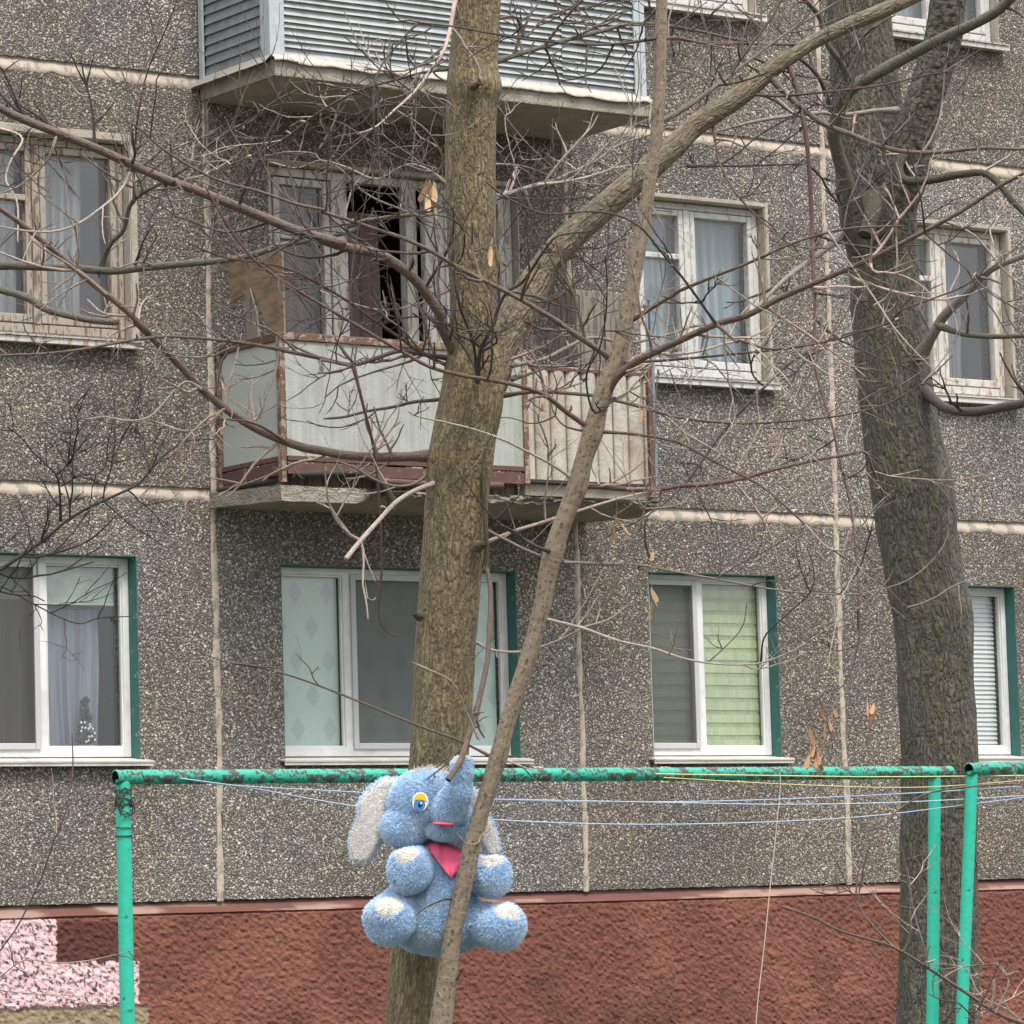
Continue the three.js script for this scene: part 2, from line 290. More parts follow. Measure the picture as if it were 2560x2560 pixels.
function pvcWindow(key, o) {                          // plastic window in a green painted reveal
  const [x0, x1, y0, y1] = OPEN[key], z0 = -0.17, z1 = -0.105, f = 0.048;
  const bars = o.bars ?? [];
  const w = mesh('window', [...frameGeo(x0 + 0.006, x1 - 0.006, y0 + 0.02, y1 - 0.006, f, z0, z1, 0.062), ...bars.map(b => bx(b - 0.034, b + 0.034, y0 + 0.075, y1 - 0.05, z0 + 0.002, z1 - 0.002, 0.006))], M.pvc, house);
  const ed = [x0 + f, ...bars, x1 - f];
  for (let i = 0; i + 1 < ed.length; i++) {
    const a = ed[i] + (i ? 0.034 : 0.002), b = ed[i + 1] - (i + 2 < ed.length ? 0.034 : 0.002), lo = y0 + 0.08, hi = y1 - 0.054;
    mesh('pane', bx(a, b, lo, hi, -0.147, -0.143), M.glass, w); mesh('pane', bx(a, b, lo, hi, -0.165, -0.161), M.glass, w);
    if ((o.net ?? []).includes(i)) {
      mesh('net_frame', frameGeo(a - 0.012, b + 0.012, lo - 0.012, hi + 0.012, 0.042, -0.104, -0.09), M.pvcGrey, w);
      mesh('insect_net', bx(a + 0.025, b - 0.025, lo + 0.025, hi - 0.025, -0.099, -0.097), M.net, w);
    } else mesh('glazing_bead', frameGeo(a, b, lo, hi, 0.014, -0.14, -0.118, 0.014, 0.004), M.pvc, w);
  }
  mesh('reveal', [bx(x1 - 0.005, x1 + 0.001, y0, y1, -0.2, -0.001), bx(x0 - 0.001, x0 + 0.005, y0, y1, -0.2, -0.001), bx(x0 + 0.005, x1 - 0.005, y1 - 0.005, y1 + 0.001, -0.2, -0.001)], M.green, w);
  const s = flat(new THREE.BoxGeometry(x1 - x0 + 0.1, 0.012, 0.19)); s.rotateX(0.13); s.translate((x0 + x1) / 2 + 0.01, y0 - 0.004, -0.02); boxUV(s);
  mesh('sill', [s, bx(x0 - 0.04, x1 + 0.06, y0 - 0.045, y0 - 0.012, 0.058, 0.066, 0.003), bx(x0, x1, y0 - 0.03, y0 + 0.0, -0.1, 0.02)], M.sillWhite, w);
  room(x0, x1, y0, y1); return w;
}
function woodWindow(key, o) {                         // old double casement, one leaf with a small vent light
  const [x0, x1, y0, y1] = OPEN[key], m = o.mat, z0 = -0.16, z1 = -0.075, f = 0.05, mid = o.mid ?? (x0 + x1) / 2;
  const w = mesh('window', [...frameGeo(x0 + 0.01, x1 - 0.01, y0 + 0.012, y1 - 0.01, f, z0, z1, 0.06, 0.008), bx(mid - 0.028, mid + 0.028, y0 + 0.07, y1 - 0.06, z0 + 0.002, z1 + 0.006, 0.006)], m, house);
  for (const [a, b, vent] of [[x0 + f + 0.012, mid - 0.03, o.vent !== 1], [mid + 0.03, x1 - f - 0.012, o.vent === 1]]) {
    const lo = y0 + 0.075, hi = y1 - 0.064, s = 0.046, tr = mix(lo, hi, 0.7);
    const sash = mesh('sash', [...frameGeo(a, b, lo, hi, s, -0.135, -0.07, s + 0.012, 0.008), ...(vent ? [bx(a + s, b - s, tr - 0.02, tr + 0.02, -0.133, -0.066, 0.006)] : [])], m, w);
    for (const [p, q] of vent ? [[lo + s + 0.012, tr - 0.02], [tr + 0.02, hi - s]] : [[lo + s + 0.012, hi - s]]) { mesh('pane', bx(a + s - 0.004, b - s + 0.004, p, q, -0.107, -0.104), M.glass, w); mesh('pane', bx(a + s - 0.004, b - s + 0.004, p, q, -0.152, -0.149), M.glass, w); }
    void sash;
  }
  const T = 0.006; mesh('reveal', [bx(x1 - T, x1 + 0.001, y0, y1, -0.2, 0.004), bx(x0 - 0.001, x0 + T, y0, y1, -0.2, 0.004), bx(x0 + T, x1 - T, y1 - T, y1 + 0.001, -0.2, 0.004)], M.plaster, w);
  if (o.trim) mesh('surround', [bx(x1, x1 + o.trim, y0 - 0.02, y1 + o.trim, -0.02, 0.012, 0.004), bx(x0, x1, y1, y1 + o.trim, -0.02, 0.012, 0.004)], M.plaster, w);
  const s = flat(new THREE.BoxGeometry(x1 - x0 + 0.06, 0.012, 0.2)); s.rotateX(0.16); s.translate((x0 + x1) / 2, y0 - 0.012, -0.005); boxUV(s);
  mesh('sill', [s, bx(x0 - 0.02, x1 + 0.04, y0 - 0.075, y0 - 0.035, 0.072, 0.082, 0.003), bx(x0 - 0.01, x1 + 0.01, y0 - 0.07, y0 - 0.03, -0.1, 0.03)], o.sill ?? M.woodWhite, w);
  room(x0, x1, y0, y1); return w;
}
pvcWindow('a1', { bars: [-4.2], net: [0] }); pvcWindow('b1', { bars: [-1.86, -0.95], net: [1] }); pvcWindow('c1', { bars: [1.15], net: [0] }); pvcWindow('d1', { bars: [3.5], net: [] });
woodWindow('a2', { mat: M.woodBrown, mid: -4.21, trim: 0.05, sill: M.woodWhite }); woodWindow('c2', { mat: M.woodClean, mid: 1.13, trim: 0.03, sill: M.woodClean }); woodWindow('d2', { mat: M.woodWhite, mid: 3.54, trim: 0.03, sill: M.sillWhite });
woodWindow('c3', { mat: M.woodClean, mid: 1.2, sill: M.sillWhite }); woodWindow('d3', { mat: M.woodClean, mid: 3.6, sill: M.woodWhite }); woodWindow('a3', { mat: M.woodBrown, mid: -4.21 }); woodWindow('b3', { mat: M.woodWhite, mid: -1.5 });

// balcony door with a window on either side, behind the lower balcony
{
  const z0 = -0.15, z1 = -0.07;
  const w = mesh('balcony_door', [bx(-2.47, -2.41, 5.23, 6.62, z0, z1, 0.006), bx(-0.49, -0.43, 5.23, 6.62, z0, z1, 0.006), bx(-2.41, -0.49, 6.56, 6.62, z0 + 0.002, z1 - 0.002, 0.006), bx(-2.41, -1.84, 5.23, 5.30, z0 + 0.002, z1 - 0.002, 0.006), bx(-1.03, -0.49, 5.23, 5.30, z0 + 0.002, z1 - 0.002, 0.006), bx(-1.94, -1.81, 4.51, 6.56, z0 + 0.004, z1 + 0.01, 0.006), bx(-1.33, -1.24, 4.51, 6.56, z0 + 0.004, z1 + 0.01, 0.006), bx(-1.02, -0.98, 5.30, 6.56, z0 + 0.004, z1 - 0.004, 0.006)], M.woodWhite, house);
  mesh('sash', [...frameGeo(-2.40, -1.95, 5.31, 6.55, 0.05, -0.13, -0.066), bx(-2.35, -2.0, 6.13, 6.17, -0.128, -0.062, 0.005)], M.woodWhite, w);
  mesh('pane', bx(-2.352, -2.0, 5.36, 6.13, -0.106, -0.103), M.glass, w); mesh('pane', bx(-2.352, -2.0, 6.17, 6.5, -0.106, -0.103), M.glass, w);
  mesh('door_leaf', [...frameGeo(-1.235, -1.03, 4.55, 6.55, 0.035, -0.03, 0.03), bx(-1.20, -1.065, 4.58, 6.52, -0.008, 0.012)], M.woodWhite, w);
  mesh('sash', frameGeo(-0.975, -0.495, 5.31, 6.55, 0.05, -0.13, -0.066), M.woodWhite, w); mesh('pane', bx(-0.925, -0.545, 5.36, 6.5, -0.106, -0.103), M.glass, w);
  mesh('reveal', [bx(-0.426, -0.419, 5.22, 6.63, -0.2, 0.004), bx(-2.481, -2.474, 5.22, 6.63, -0.2, 0.004), bx(-2.474, -0.426, 6.625, 6.655, -0.2, 0.006)], M.plaster, w);
  room(-2.45, -0.45, 4.9, 6.6);
}

// curtains and blinds behind the panes, each a thing of its own
function curtain(x0, x1, y0, y1, z, rgb, folds, label, o = {}) {
  const k = rr(0, 90), m = new THREE.MeshPhysicalMaterial({ roughness: 0.95, side: THREE.DoubleSide, map: rep(streakMap, 2, 0.5) }); m.color.setRGB(...rgb);
  const g = grid(Math.round((x1 - x0) * 160), 14, (u, v) => { const x = mix(x0, x1, u); return [x + 0.01 * Math.sin(v * 5 + x * 9), mix(y0, y1, v), z + (o.amp ?? 0.022) * (Math.sin(u * folds * 6.28 + Math.sin(u * 17 + k)) + 0.5 * Math.sin(u * folds * 11 + k)) * (0.6 + 0.4 * (1 - v))]; });
  return solo('curtain', g, m, label, 'curtain');
}
curtain(-4.14, -3.78, 5.4, 6.62, -0.26, [0.22, 0.245, 0.25], 7, 'grey-blue sheer curtain in weathered brown window, right leaf'); curtain(-4.95, -4.26, 5.4, 6.62, -0.27, [0.20, 0.22, 0.22], 11, 'grey-blue sheer curtain in weathered brown window, left leaf');
curtain(0.7, 1.74, 5.4, 6.6, -0.27, [0.27, 0.36, 0.39], 13, 'pale blue curtain in white wooden window right of the corrugated balcony');
curtain(3.0, 3.62, 5.4, 6.6, -0.27, [0.25, 0.275, 0.285], 10, 'grey curtain in left leaf of window behind big dark tree'); curtain(3.75, 3.95, 5.4, 6.6, -0.3, [0.15, 0.16, 0.17], 4, 'dark grey curtain strip in right leaf of window behind big dark tree', { amp: 0.012 });
curtain(-2.36, -1.98, 5.3, 6.55, -0.24, [0.15, 0.105, 0.095], 5, 'brown curtain in window left of the balcony door', { amp: 0.012 }); curtain(-1.80, -1.47, 4.6, 6.38, -0.2, [0.15, 0.10, 0.09], 4, 'brown curtain hanging in the open balcony doorway', { amp: 0.012 }); curtain(-0.95, -0.52, 5.3, 6.55, -0.24, [0.5, 0.5, 0.48], 6, 'white curtain in window right of the balcony door');
curtain(-4.16, -3.70, 2.64, 3.6, -0.28, [0.20, 0.235, 0.28], 6, 'grey-blue sheer curtain below mint roller blind, ground floor'); curtain(-4.95, -4.26, 2.64, 3.9, -0.28, [0.12, 0.12, 0.12], 8, 'dark grey curtain behind insect net, ground floor');
curtain(3.0, 4.1, 8.15, 9.4, -0.27, [0.24, 0.25, 0.27], 12, 'grey curtain in top floor window beside forked tree');
curtain(0.68, 1.75, 8.15, 9.4, -0.27, [0.42, 0.46, 0.47], 12, 'pale curtain in top floor window above white sill, seen at top edge');
{
  const mint = std([0.45, 0.57, 0.52], 0.9, { map: rep(grainMap, 0.8) });
  solo('roller_blind', [bx(-4.15, -3.62, 3.63, 3.875, -0.2, -0.195), bx(-4.15, -3.62, 3.622, 3.634, -0.203, -0.191, 0.004)], mint, 'short mint roller blind at top of left ground-floor window', 'blind');
  solo('roller_blind', [bx(-4.95, -4.25, 3.66, 3.875, -0.2, -0.195), bx(-4.95, -4.25, 3.652, 3.664, -0.203, -0.191, 0.004)], mint, 'short roller blind behind insect net of left ground-floor window', 'blind');
  const lace = tex(512, 1024, (u, v) => { // woven damask: scroll ground with diamonds in offset rows
    const s = fbm(u * 16 + Math.sin(v * 40) * 0.4, v * 32 + Math.sin(u * 40) * 0.4, 0, 3, 401); let k = 0.96 + 0.1 * (Math.abs(Math.sin(s * 16)) - 0.5);
    for (let i = 0; i < 5; i++) for (let j = -1; j < 3; j++) { const cx = 0.27 + 0.46 * j + (i % 2 ? 0.23 : 0), cy = 0.1 + i * 0.2, d = Math.abs(u - cx) / 0.105 + Math.abs(v - cy) / 0.075; if (d < 1) k *= 0.80 - 0.08 * Math.sin(d * 14); }
    return [0.40 * k, 0.53 * k, 0.475 * k];
  }, true);
  const laceM = std([1, 1, 1], 0.9, { map: lace });
  for (const [a, b, l] of [[-2.38, -1.90, 'mint damask roller blind in left pane under the lower balcony'], [-1.80, -1.0, 'mint damask roller blind behind insect net under the lower balcony'], [-0.90, -0.6, 'mint damask roller blind in narrow right pane under the lower balcony']]) {
    const g = bx(a, b, 2.7, 3.85, -0.182, -0.178), uv = g.attributes.uv, p = g.attributes.position;
    for (let i = 0; i < p.count; i++) uv.setXY(i, (p.getX(i) - a) / 0.55, (p.getY(i) - 2.7) / 1.15);
    solo('roller_blind', g, laceM, l, 'blind');
  }
  // day-and-night blind: each band a slat of cloth
  for (const [a, b, l, n] of [[1.2, 1.735, 'pale green banded blind in right pane of right ground-floor window', 13], [0.68, 1.1, 'green banded blind behind insect net of right ground-floor window', 13]]) {
    const t = thing('banded_blind', l, 'blind'), c1 = std([0.43, 0.51, 0.29], 0.9, { map: rep(streakMap, 1.4, 0.5) }), c2 = std([0.33, 0.40, 0.21], 0.9, { map: rep(streakMap, 1.4, 0.5) });
    for (let i = 0; i < n; i++) { const y = 2.69 + i * 0.0905; mesh('band', bx(a, b, y, y + 0.058, -0.183, -0.18), c1, t); mesh('band', bx(a, b, y + 0.055, y + 0.0935, -0.188, -0.185), c2, t); }
  }
  const t = thing('venetian_blind', 'white slatted venetian blind in ground-floor window behind big tree', 'blind'), sl = std([0.58, 0.62, 0.61], 0.6);
  for (let i = 0; i < 34; i++) { const g = flat(new THREE.BoxGeometry(1.05, 0.004, 0.042)); g.rotateX(1.15); g.translate(3.535, 2.7 + i * 0.0345, -0.2); mesh('slat', boxUV(g), sl, t); }
}
// window-sill plant and pot shapes behind the left ground-floor pane
{
  const t = thing('potted_plant', 'dark bushy houseplant with white blooms on left ground-floor window sill', 'plant');
  const geo = [], leaf = flat(new THREE.SphereGeometry(0.016, 6, 4));
  for (let i = 0; i < 90; i++) { const g = leaf.clone(); g.scale(1, 0.4, 1.4); g.rotateX(rr(-1, 1)); g.rotateY(rr(0, 6)); const y = rnd(); g.translate(-3.83 + rr(-1, 1) * 0.07 * (1.1 - y), 2.72 + y * 0.3, -0.22 + rr(-1, 1) * 0.03); geo.push(g); }
  mesh('foliage', geo, std([0.035, 0.05, 0.03], 0.7), t);
  const fl = []; for (let i = 0; i < 16; i++) { const g = flat(new THREE.SphereGeometry(0.009, 6, 5)); g.translate(-3.83 + rr(-0.06, 0.06), 2.73 + rr(0, 0.14), -0.185); fl.push(g); }
  mesh('blossom', fl, std([0.6, 0.62, 0.6], 0.8), t);
  mesh('pot', flat(new THREE.CylinderGeometry(0.06, 0.045, 0.09, 16).translate(-3.83, 2.67, -0.225)), std([0.25, 0.12, 0.08], 0.8), t);
}

// ---------------------------------------------------------------- upper balcony, clad in metal siding
{
  const X0 = -3.0, X1 = 0.06, Z = 0.95, Y0 = 6.99, Y1 = 7.105;
  const slab = grid(1, 1, () => [0, 0, 0]); void slab;
  const b = mesh('balcony', [bx(X0, X1, Y0, Y1, 0.001, Z, 0.012)], M.slab, house); b.userData.label = 'upper balcony with grey metal siding and cream flashing';
  const sx = X0 + 0.02, fz = Z - 0.045, base = Y1 + 0.045;
  for (let i = 0; i < 14; i++) { // lapped boards on the side, facing left
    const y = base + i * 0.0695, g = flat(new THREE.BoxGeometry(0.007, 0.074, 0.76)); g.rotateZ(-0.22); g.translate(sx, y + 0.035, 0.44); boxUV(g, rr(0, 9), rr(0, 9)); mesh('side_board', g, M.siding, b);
  }
  const prof = (x0, x1, y, k) => { // one lapped metal slat of the front, slightly bent
    const n = 24, h = 0.05, P = (u, v) => { const x = mix(x0, x1, u), s = 0.006 * (fbm(x * 2.4, k * 3.7, 0, 3) - 0.5), e = 0.005 * (fbm(x * 4, k * 2.3 + 40, 0, 3) - 0.5); return [x, y + v * h + s, fz + 0.022 * (1 - v) * (1 - v) - 0.008 + e]; };
    const f = grid(n, 4, P), lip = grid(n, 1, (u, v) => { const p = P(u, 0); return [p[0], p[1] + 0.001, mix(fz - 0.016, p[2], v)]; }, { flip: true, zv: true }); return [f, lip];
  };
  let y = base - 0.005; const sizes = [0.052, 0.043, 0.038, 0.05, 0.036, 0.047];
  const seamX = -0.66;
  for (let i = 0; i < 22; i++) {
    mesh('front_slat', prof(X0 + 0.09, seamX, y, i), M.sidingFront, b); mesh('front_slat', prof(seamX - 0.004, X1 - 0.1, y - 0.011, i + 60), M.sidingFront, b);
    y += sizes[i % 6] * (1 + 0.06 * (rnd() - 0.5));
  }
  const top = 8.16;
  for (const [a, c, z0, z1] of [[X0 - 0.012, X0 + 0.005, 0.02, 0.07], [X0 - 0.01, X0 + 0.003, 0.80, 0.845], [X0 - 0.012, X0 + 0.004, 0.853, 0.885], [X0 - 0.012, X0 + 0.1, fz + 0.004, fz + 0.018], [X1 - 0.11, X1 - 0.062, fz + 0.004, fz + 0.022], [X1 - 0.055, X1 - 0.012, fz, fz + 0.018]]) mesh('corner_trim', bx(a, c, base - 0.03, top, z0, z1, 0.003), M.sidingTrim, b);
  mesh('corner_trim', bx(X0 - 0.014, X0 + 0.002, base - 0.03, top, 0.886, fz + 0.019, 0.003), M.sidingTrim, b);
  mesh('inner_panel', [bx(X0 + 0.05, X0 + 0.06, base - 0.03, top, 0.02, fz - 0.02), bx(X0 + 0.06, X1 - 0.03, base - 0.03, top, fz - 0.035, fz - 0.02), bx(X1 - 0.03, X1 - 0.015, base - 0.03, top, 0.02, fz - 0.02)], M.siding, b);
  mesh('parapet_rail', bx(X0 - 0.02, X1, top, top + 0.04, 0.02, Z, 0.006), M.sidingTrim, b);
  const thick = (fn, nu, nv) => [grid(nu, nv, fn), grid(nu, nv, (u, v) => { const p = fn(u, v); return [p[0], p[1] - 0.004, p[2] - 0.001]; }, { flip: true })];
  mesh('side_flashing', thick((u, v) => { const z = mix(0.0, Z - 0.01, u); return [mix(sx - 0.02, X0 - 0.065, v), mix(base, Y1 - 0.02, v) - 0.006 * v * fbm(z * 8, 3, 0, 3), z]; }, 40, 3), std([0.33, 0.31, 0.28], 0.8, { side: THREE.DoubleSide, map: rep(grainMap, 1.2) }), b);
  M.flashPink.side = THREE.DoubleSide;
  mesh('front_flashing', thick((u, v) => { const x = mix(X0 - 0.015, X1 + 0.01, u), n = fbm(x * 3.1, 9, 0, 4), n2 = fbm(x * 7, 19, 0, 3); return [x, mix(base + 0.004, base - 0.062 + 0.034 * (n2 - 0.4) + (u < 0.06 ? 0.012 : 0), v) - 0.008 * n, mix(fz + 0.01, Z + 0.028 + 0.018 * (n - 0.5), smooth(0, 0.85, v))]; }, 160, 5), M.flashPink, b);
}

// ---------------------------------------------------------------- lower balcony: crumbling slab, rusty frame, sheet and corrugated panels
{
  const X0 = -2.99, X1 = 0.09, Z = 0.91;
  const ymid = (z) => 4.268 - 0.045 * z;
  const faceN = (x) => fbm(x * 6, 3, 0, 4, 501);
  const brk = (x) => smooth(-2.45, -2.2, x) * 1;       // the front edge has crumbled away right of the corner
  const th = 0.1;
  const top = grid(170, 16, (u, v) => { const x = mix(X0, X1, u), z = mix(0, Z - 0.02 - 0.05 * brk(x) * faceN(x), v); return [x, ymid(z) + th + 0.012 * (fbm(x * 9, z * 9, 0, 3) - 0.5), z]; }, { flip: true, zv: true });
  const bot = grid(170, 16, (u, v) => { const x = mix(X0, X1, u), z = mix(0, Z - 0.01 - brk(x) * (0.02 + 0.10 * fbm(x * 3, 8, 0, 4, 505)), v); return [x, ymid(z) + brk(x) * (0.028 + 0.05 * fbm(x * 8, z * 8, 0, 4)) * smooth(0.72, 1, v) + 0.008 * (fbm(x * 12, z * 12, 0, 3) - 0.5), z]; }, { zv: true });
  const pt = top.attributes.position, pb = bot.attributes.position;
  const front = grid(170, 6, (u, v) => { const i = Math.round(u * 170), a = 16 * 171 + i, r = v > 0 && v < 1 ? (0.012 + 0.05 * brk(mix(X0, X1, u))) * (fbm(u * 70, v * 5, 0, 4) - 0.55) : 0; return [mix(pb.getX(a), pt.getX(a), v), mix(pb.getY(a), pt.getY(a), v), mix(pb.getZ(a), pt.getZ(a), Math.pow(v, 0.7)) + r]; });
  const sides = [0, 170].map(i => grid(16, 1, (u, v) => { const a = Math.round(u * 16) * 171 + i; return [mix(pb.getX(a), pt.getX(a), v), mix(pb.getY(a), pt.getY(a), v), mix(pb.getZ(a), pt.getZ(a), v)]; }, { flip: !!i }));
  const b = mesh('balcony', [top, front, ...sides].map(g => boxUV(flat(g))), M.broken, house); mesh('underside', boxUV(flat(bot)), M.broken, b); b.userData.label = 'lower balcony with crumbling slab, rusty frame and grey sheet panels';
  b.material.side = THREE.DoubleSide;
  const rb = 4.52, rt = 5.33, fz = 0.80, lx = -2.91;
  const bar = (...a) => bx(...a, 0.004);
  mesh('post', bar(lx - 0.02, lx + 0.02, 4.40, rt, 0.02, 0.06), M.rust, b); mesh('post', bar(lx - 0.02, lx + 0.016, 4.36, rt + 0.01, fz - 0.03, fz + 0.02), M.rust, b);
  mesh('post', bar(-1.005, -0.965, 4.42, rt, fz - 0.03, fz + 0.02), M.rust, b); mesh('post', bar(0.055, 0.095, 4.36, rt - 0.05, fz - 0.04, fz + 0.02), M.rustDark, b); mesh('corner_pole', bar(0.1, 0.125, 4.42, 5.75, fz - 0.02, fz + 0.01), M.bluePaint, b);
  mesh('top_rail', bar(lx + 0.016, -1.005, rt - 0.04, rt + 0.01, fz - 0.025, fz + 0.018), M.rust, b); mesh('top_rail', bar(lx - 0.018, lx + 0.018, rt - 0.045, rt + 0.01, 0.06, fz - 0.04), M.rustDark, b); mesh('top_rail', bar(-0.95, 0.09, rt - 0.13, rt - 0.1, fz - 0.03, fz + 0.0), M.rustDark, b);
  mesh('bottom_rail', bar(lx + 0.03, -1.005, rb - 0.018, rb + 0.016, fz - 0.02, fz + 0.016), M.rustDark, b); mesh('bottom_rail', bar(lx - 0.017, lx + 0.017, rb - 0.02, rb + 0.014, 0.06, fz - 0.04), M.rustDark, b);
  mesh('kick_board', bar(lx + 0.03, -1.005, rb - 0.105, rb - 0.03, fz - 0.014, fz + 0.012), M.rustDark, b); mesh('kick_board', bar(lx - 0.012, lx + 0.012, rb - 0.11, rb - 0.03, 0.06, fz - 0.05), M.rustDark, b);
  mesh('metal_sheet', grid(60, 8, (u, v) => { const x = mix(lx + 0.03, -1.0, u), y = mix(rb + 0.01, rt - 0.045, v); return [x, y, fz + 0.005 + 0.010 * (fbm(x * 1.7, y * 1.7, 0, 3, 511) - 0.5)]; }), M.sheet, b);
  mesh('metal_sheet', grid(16, 8, (u, v) => { const z = mix(0.05, fz - 0.03, u), y = mix(rb + 0.01, rt - 0.10 + 0.06 * smooth(0, 0.2, u), v); return [lx + 0.008 * (fbm(z * 3, y * 2, 0, 3, 515) - 0.5), y, z]; }, { flip: true }), std([0.42, 0.46, 0.42], 0.75, { map: rep(streakMap, 1.6, 0.8), side: THREE.DoubleSide }), b);
  M.sheet.side = THREE.DoubleSide;
  // corrugated fibre-cement, rust run down the valleys
  const wave = (x) => { const t = ((x + 3) / 0.132) % 1, c = Math.abs(t - 0.5) * 2; return [0.030 * (1 - Math.pow(c, 3.2)), smooth(0.84, 0.96, c)]; };
  const cor = (dz, flip) => grid(330, 14, (u, v) => { const x = mix(-0.955, 0.075, u), y = mix(4.45, 5.235, v), [h, val] = wave(x), r = val * (0.45 + 0.55 * fbm(x * 30, y * 3, 0, 3, 521)), s = 0.8 + 0.35 * fbm(x * 16, y * 4, 0, 4, 523), g = smooth(0.58, 0.72, fbm(x * 3, y * 1.4, 0, 3, 527)) * 0.35; return [x, y, fz - 0.03 + h + dz, mix(mix(0.46, 0.36, g), 0.13, r) * s, mix(mix(0.43, 0.28, g), 0.07, r) * s, mix(mix(0.37, 0.19, g), 0.045, r) * s]; }, { flip });
  mesh('corrugated_panel', [cor(0, false), cor(-0.007, true)], M.shifer, b);
  mesh('bottom_rail', bar(-0.96, 0.1, 4.43, 4.455, fz - 0.05, fz + 0.01), M.dark, b);
  mesh('kerb', bx(-0.98, 0.09, 4.345, 4.43, fz - 0.09, fz - 0.03, 0.006), M.slab, b);
  mesh('inner_board', bx(lx + 0.03, -0.98, 4.32, 4.46, 0.66, 0.69), M.oldWood, b); mesh('inner_board', bx(lx + 0.03, lx + 0.05, 4.33, 4.46, 0.05, 0.66), M.oldWood, b);
  mesh('inner_lining', bx(-0.94, 0.06, 4.47, 5.2, fz - 0.075, fz - 0.06), M.oldWood, b);
}
// odds and ends kept on the lower balcony
{
  const pl = (pts, z, mat, label) => { const g = extrude(pts, [], 0.012); g.translate(0, 0, z); return solo('plywood_board', boxUV(g), mat, label, 'board'); };
  const t = thing('plywood_board', 'broken brown plywood board with torn hole on left end of lower balcony', 'board');
  const side = (pts) => { const g = extrude(pts, [], 0.012); g.rotateY(-Math.PI / 2); return boxUV(g); }; // seen on the balcony's side: first coordinate runs outwards
  const A = mesh('board', side([[0.10, 5.86], [0.30, 5.92], [0.78, 5.93], [0.79, 5.34], [0.62, 5.36], [0.52, 5.50], [0.44, 5.62], [0.30, 5.66], [0.12, 5.62]]), M.plywood, t); A.position.x = -2.86;
  const B = mesh('splinter', side([[0.34, 5.34], [0.36, 5.60], [0.42, 5.68], [0.50, 5.50], [0.52, 5.34]]), M.oldWood, t); B.position.x = -2.89;
  void pl;
  const c = thing('wooden_cupboard', 'weathered narrow wooden cupboard at right end of lower balcony', 'cupboard');
  mesh('body', bx(-0.42, 0.02, 4.42, 5.80, 0.32, 0.66, 0.006), M.oldWood, c); mesh('door', bx(-0.40, -0.2, 4.46, 5.76, 0.66, 0.675, 0.004), M.oldWood, c); mesh('door', bx(-0.19, 0.0, 4.46, 5.76, 0.661, 0.678, 0.004), M.oldWood, c);
  const p = (a, r, l, m, n = 'old_pipe') => { const q = a.map(v => V(...v)); solo(n, tube(new THREE.CatmullRomCurve3(q).getPoints(16), Array(17).fill(r), 8), m, l, n === 'old_pipe' ? 'pipe' : 'bundle'); };
  p([[-2.97, 4.375, 0.1], [-2.93, 4.385, 0.5], [-2.80, 4.40, 0.86]], 0.022, 'dark old pipe lying along left edge of lower balcony slab', M.dark);
  p([[-2.86, 4.405, 0.88], [-2.5, 4.43, 0.85], [-2.1, 4.47, 0.78]], 0.02, 'dark old pipe lying along front of lower balcony, near the corner post', M.dark);
  p([[-2.2, 4.395, 0.80], [-1.7, 4.385, 0.84], [-1.2, 4.40, 0.82]], 0.024, 'rusty curved pipe on lower balcony slab beneath the sheet panel', M.rustDark);
  p([[-2.38, 4.44, 0.84], [-2.24, 4.39, 0.89], [-2.15, 4.27, 0.90], [-2.13, 4.20, 0.88]], 0.028, 'mossy rag hanging over crumbled edge of lower balcony slab', chipped([0.06, 0.06, 0.03], [0.04, 0.03, 0.025], 0.55, 5, 5, 0.95, 161), 'mossy_rag');
}
// ---------------------------------------------------------------- trees
const furrow = (u, v) => { const w = 0.03 * (fbm(u * 10, v * 20, [10, 20], 3, 601) - 0.5), a = 1 - Math.abs(fbm((u + w) * 44, v * 17, [44, 17], 2, 603) - 0.5) * 3.4, b = 1 - Math.abs(fbm((u - w) * 60 + 9, v * 22, [60, 22], 2, 605) - 0.5) * 3.4, n = fbm(u * 90, v * 90, [90, 90], 2, 606); return clamp(1 - 0.75 * clamp(Math.max(a, b * 0.85)) ** 1.6 + 0.45 * (n - 0.5)); };
const barkC = tex(512, 1024, (u, v) => { // furrowed bark: long ridges, lichen freckles
  const f = furrow(u, v), l = fbm(u * 16, v * 32, [16, 32], 4, 607), s = (0.32 + 0.78 * f) * (0.85 + 0.3 * fbm(u * 5, v * 10, [5, 10], 3, 609)), li = smooth(0.5, 0.7, l) * 0.6;
  return [s * mix(0.86, 1.0, li), s * mix(0.84, 0.98, li), s * mix(0.82, 0.74, li)];
}, true);
const barkB = tex(512, 1024, (u, v) => 0.8 * furrow(u, v) + 0.2 * fbm(u * 90, v * 180, [90, 180], 2, 611));
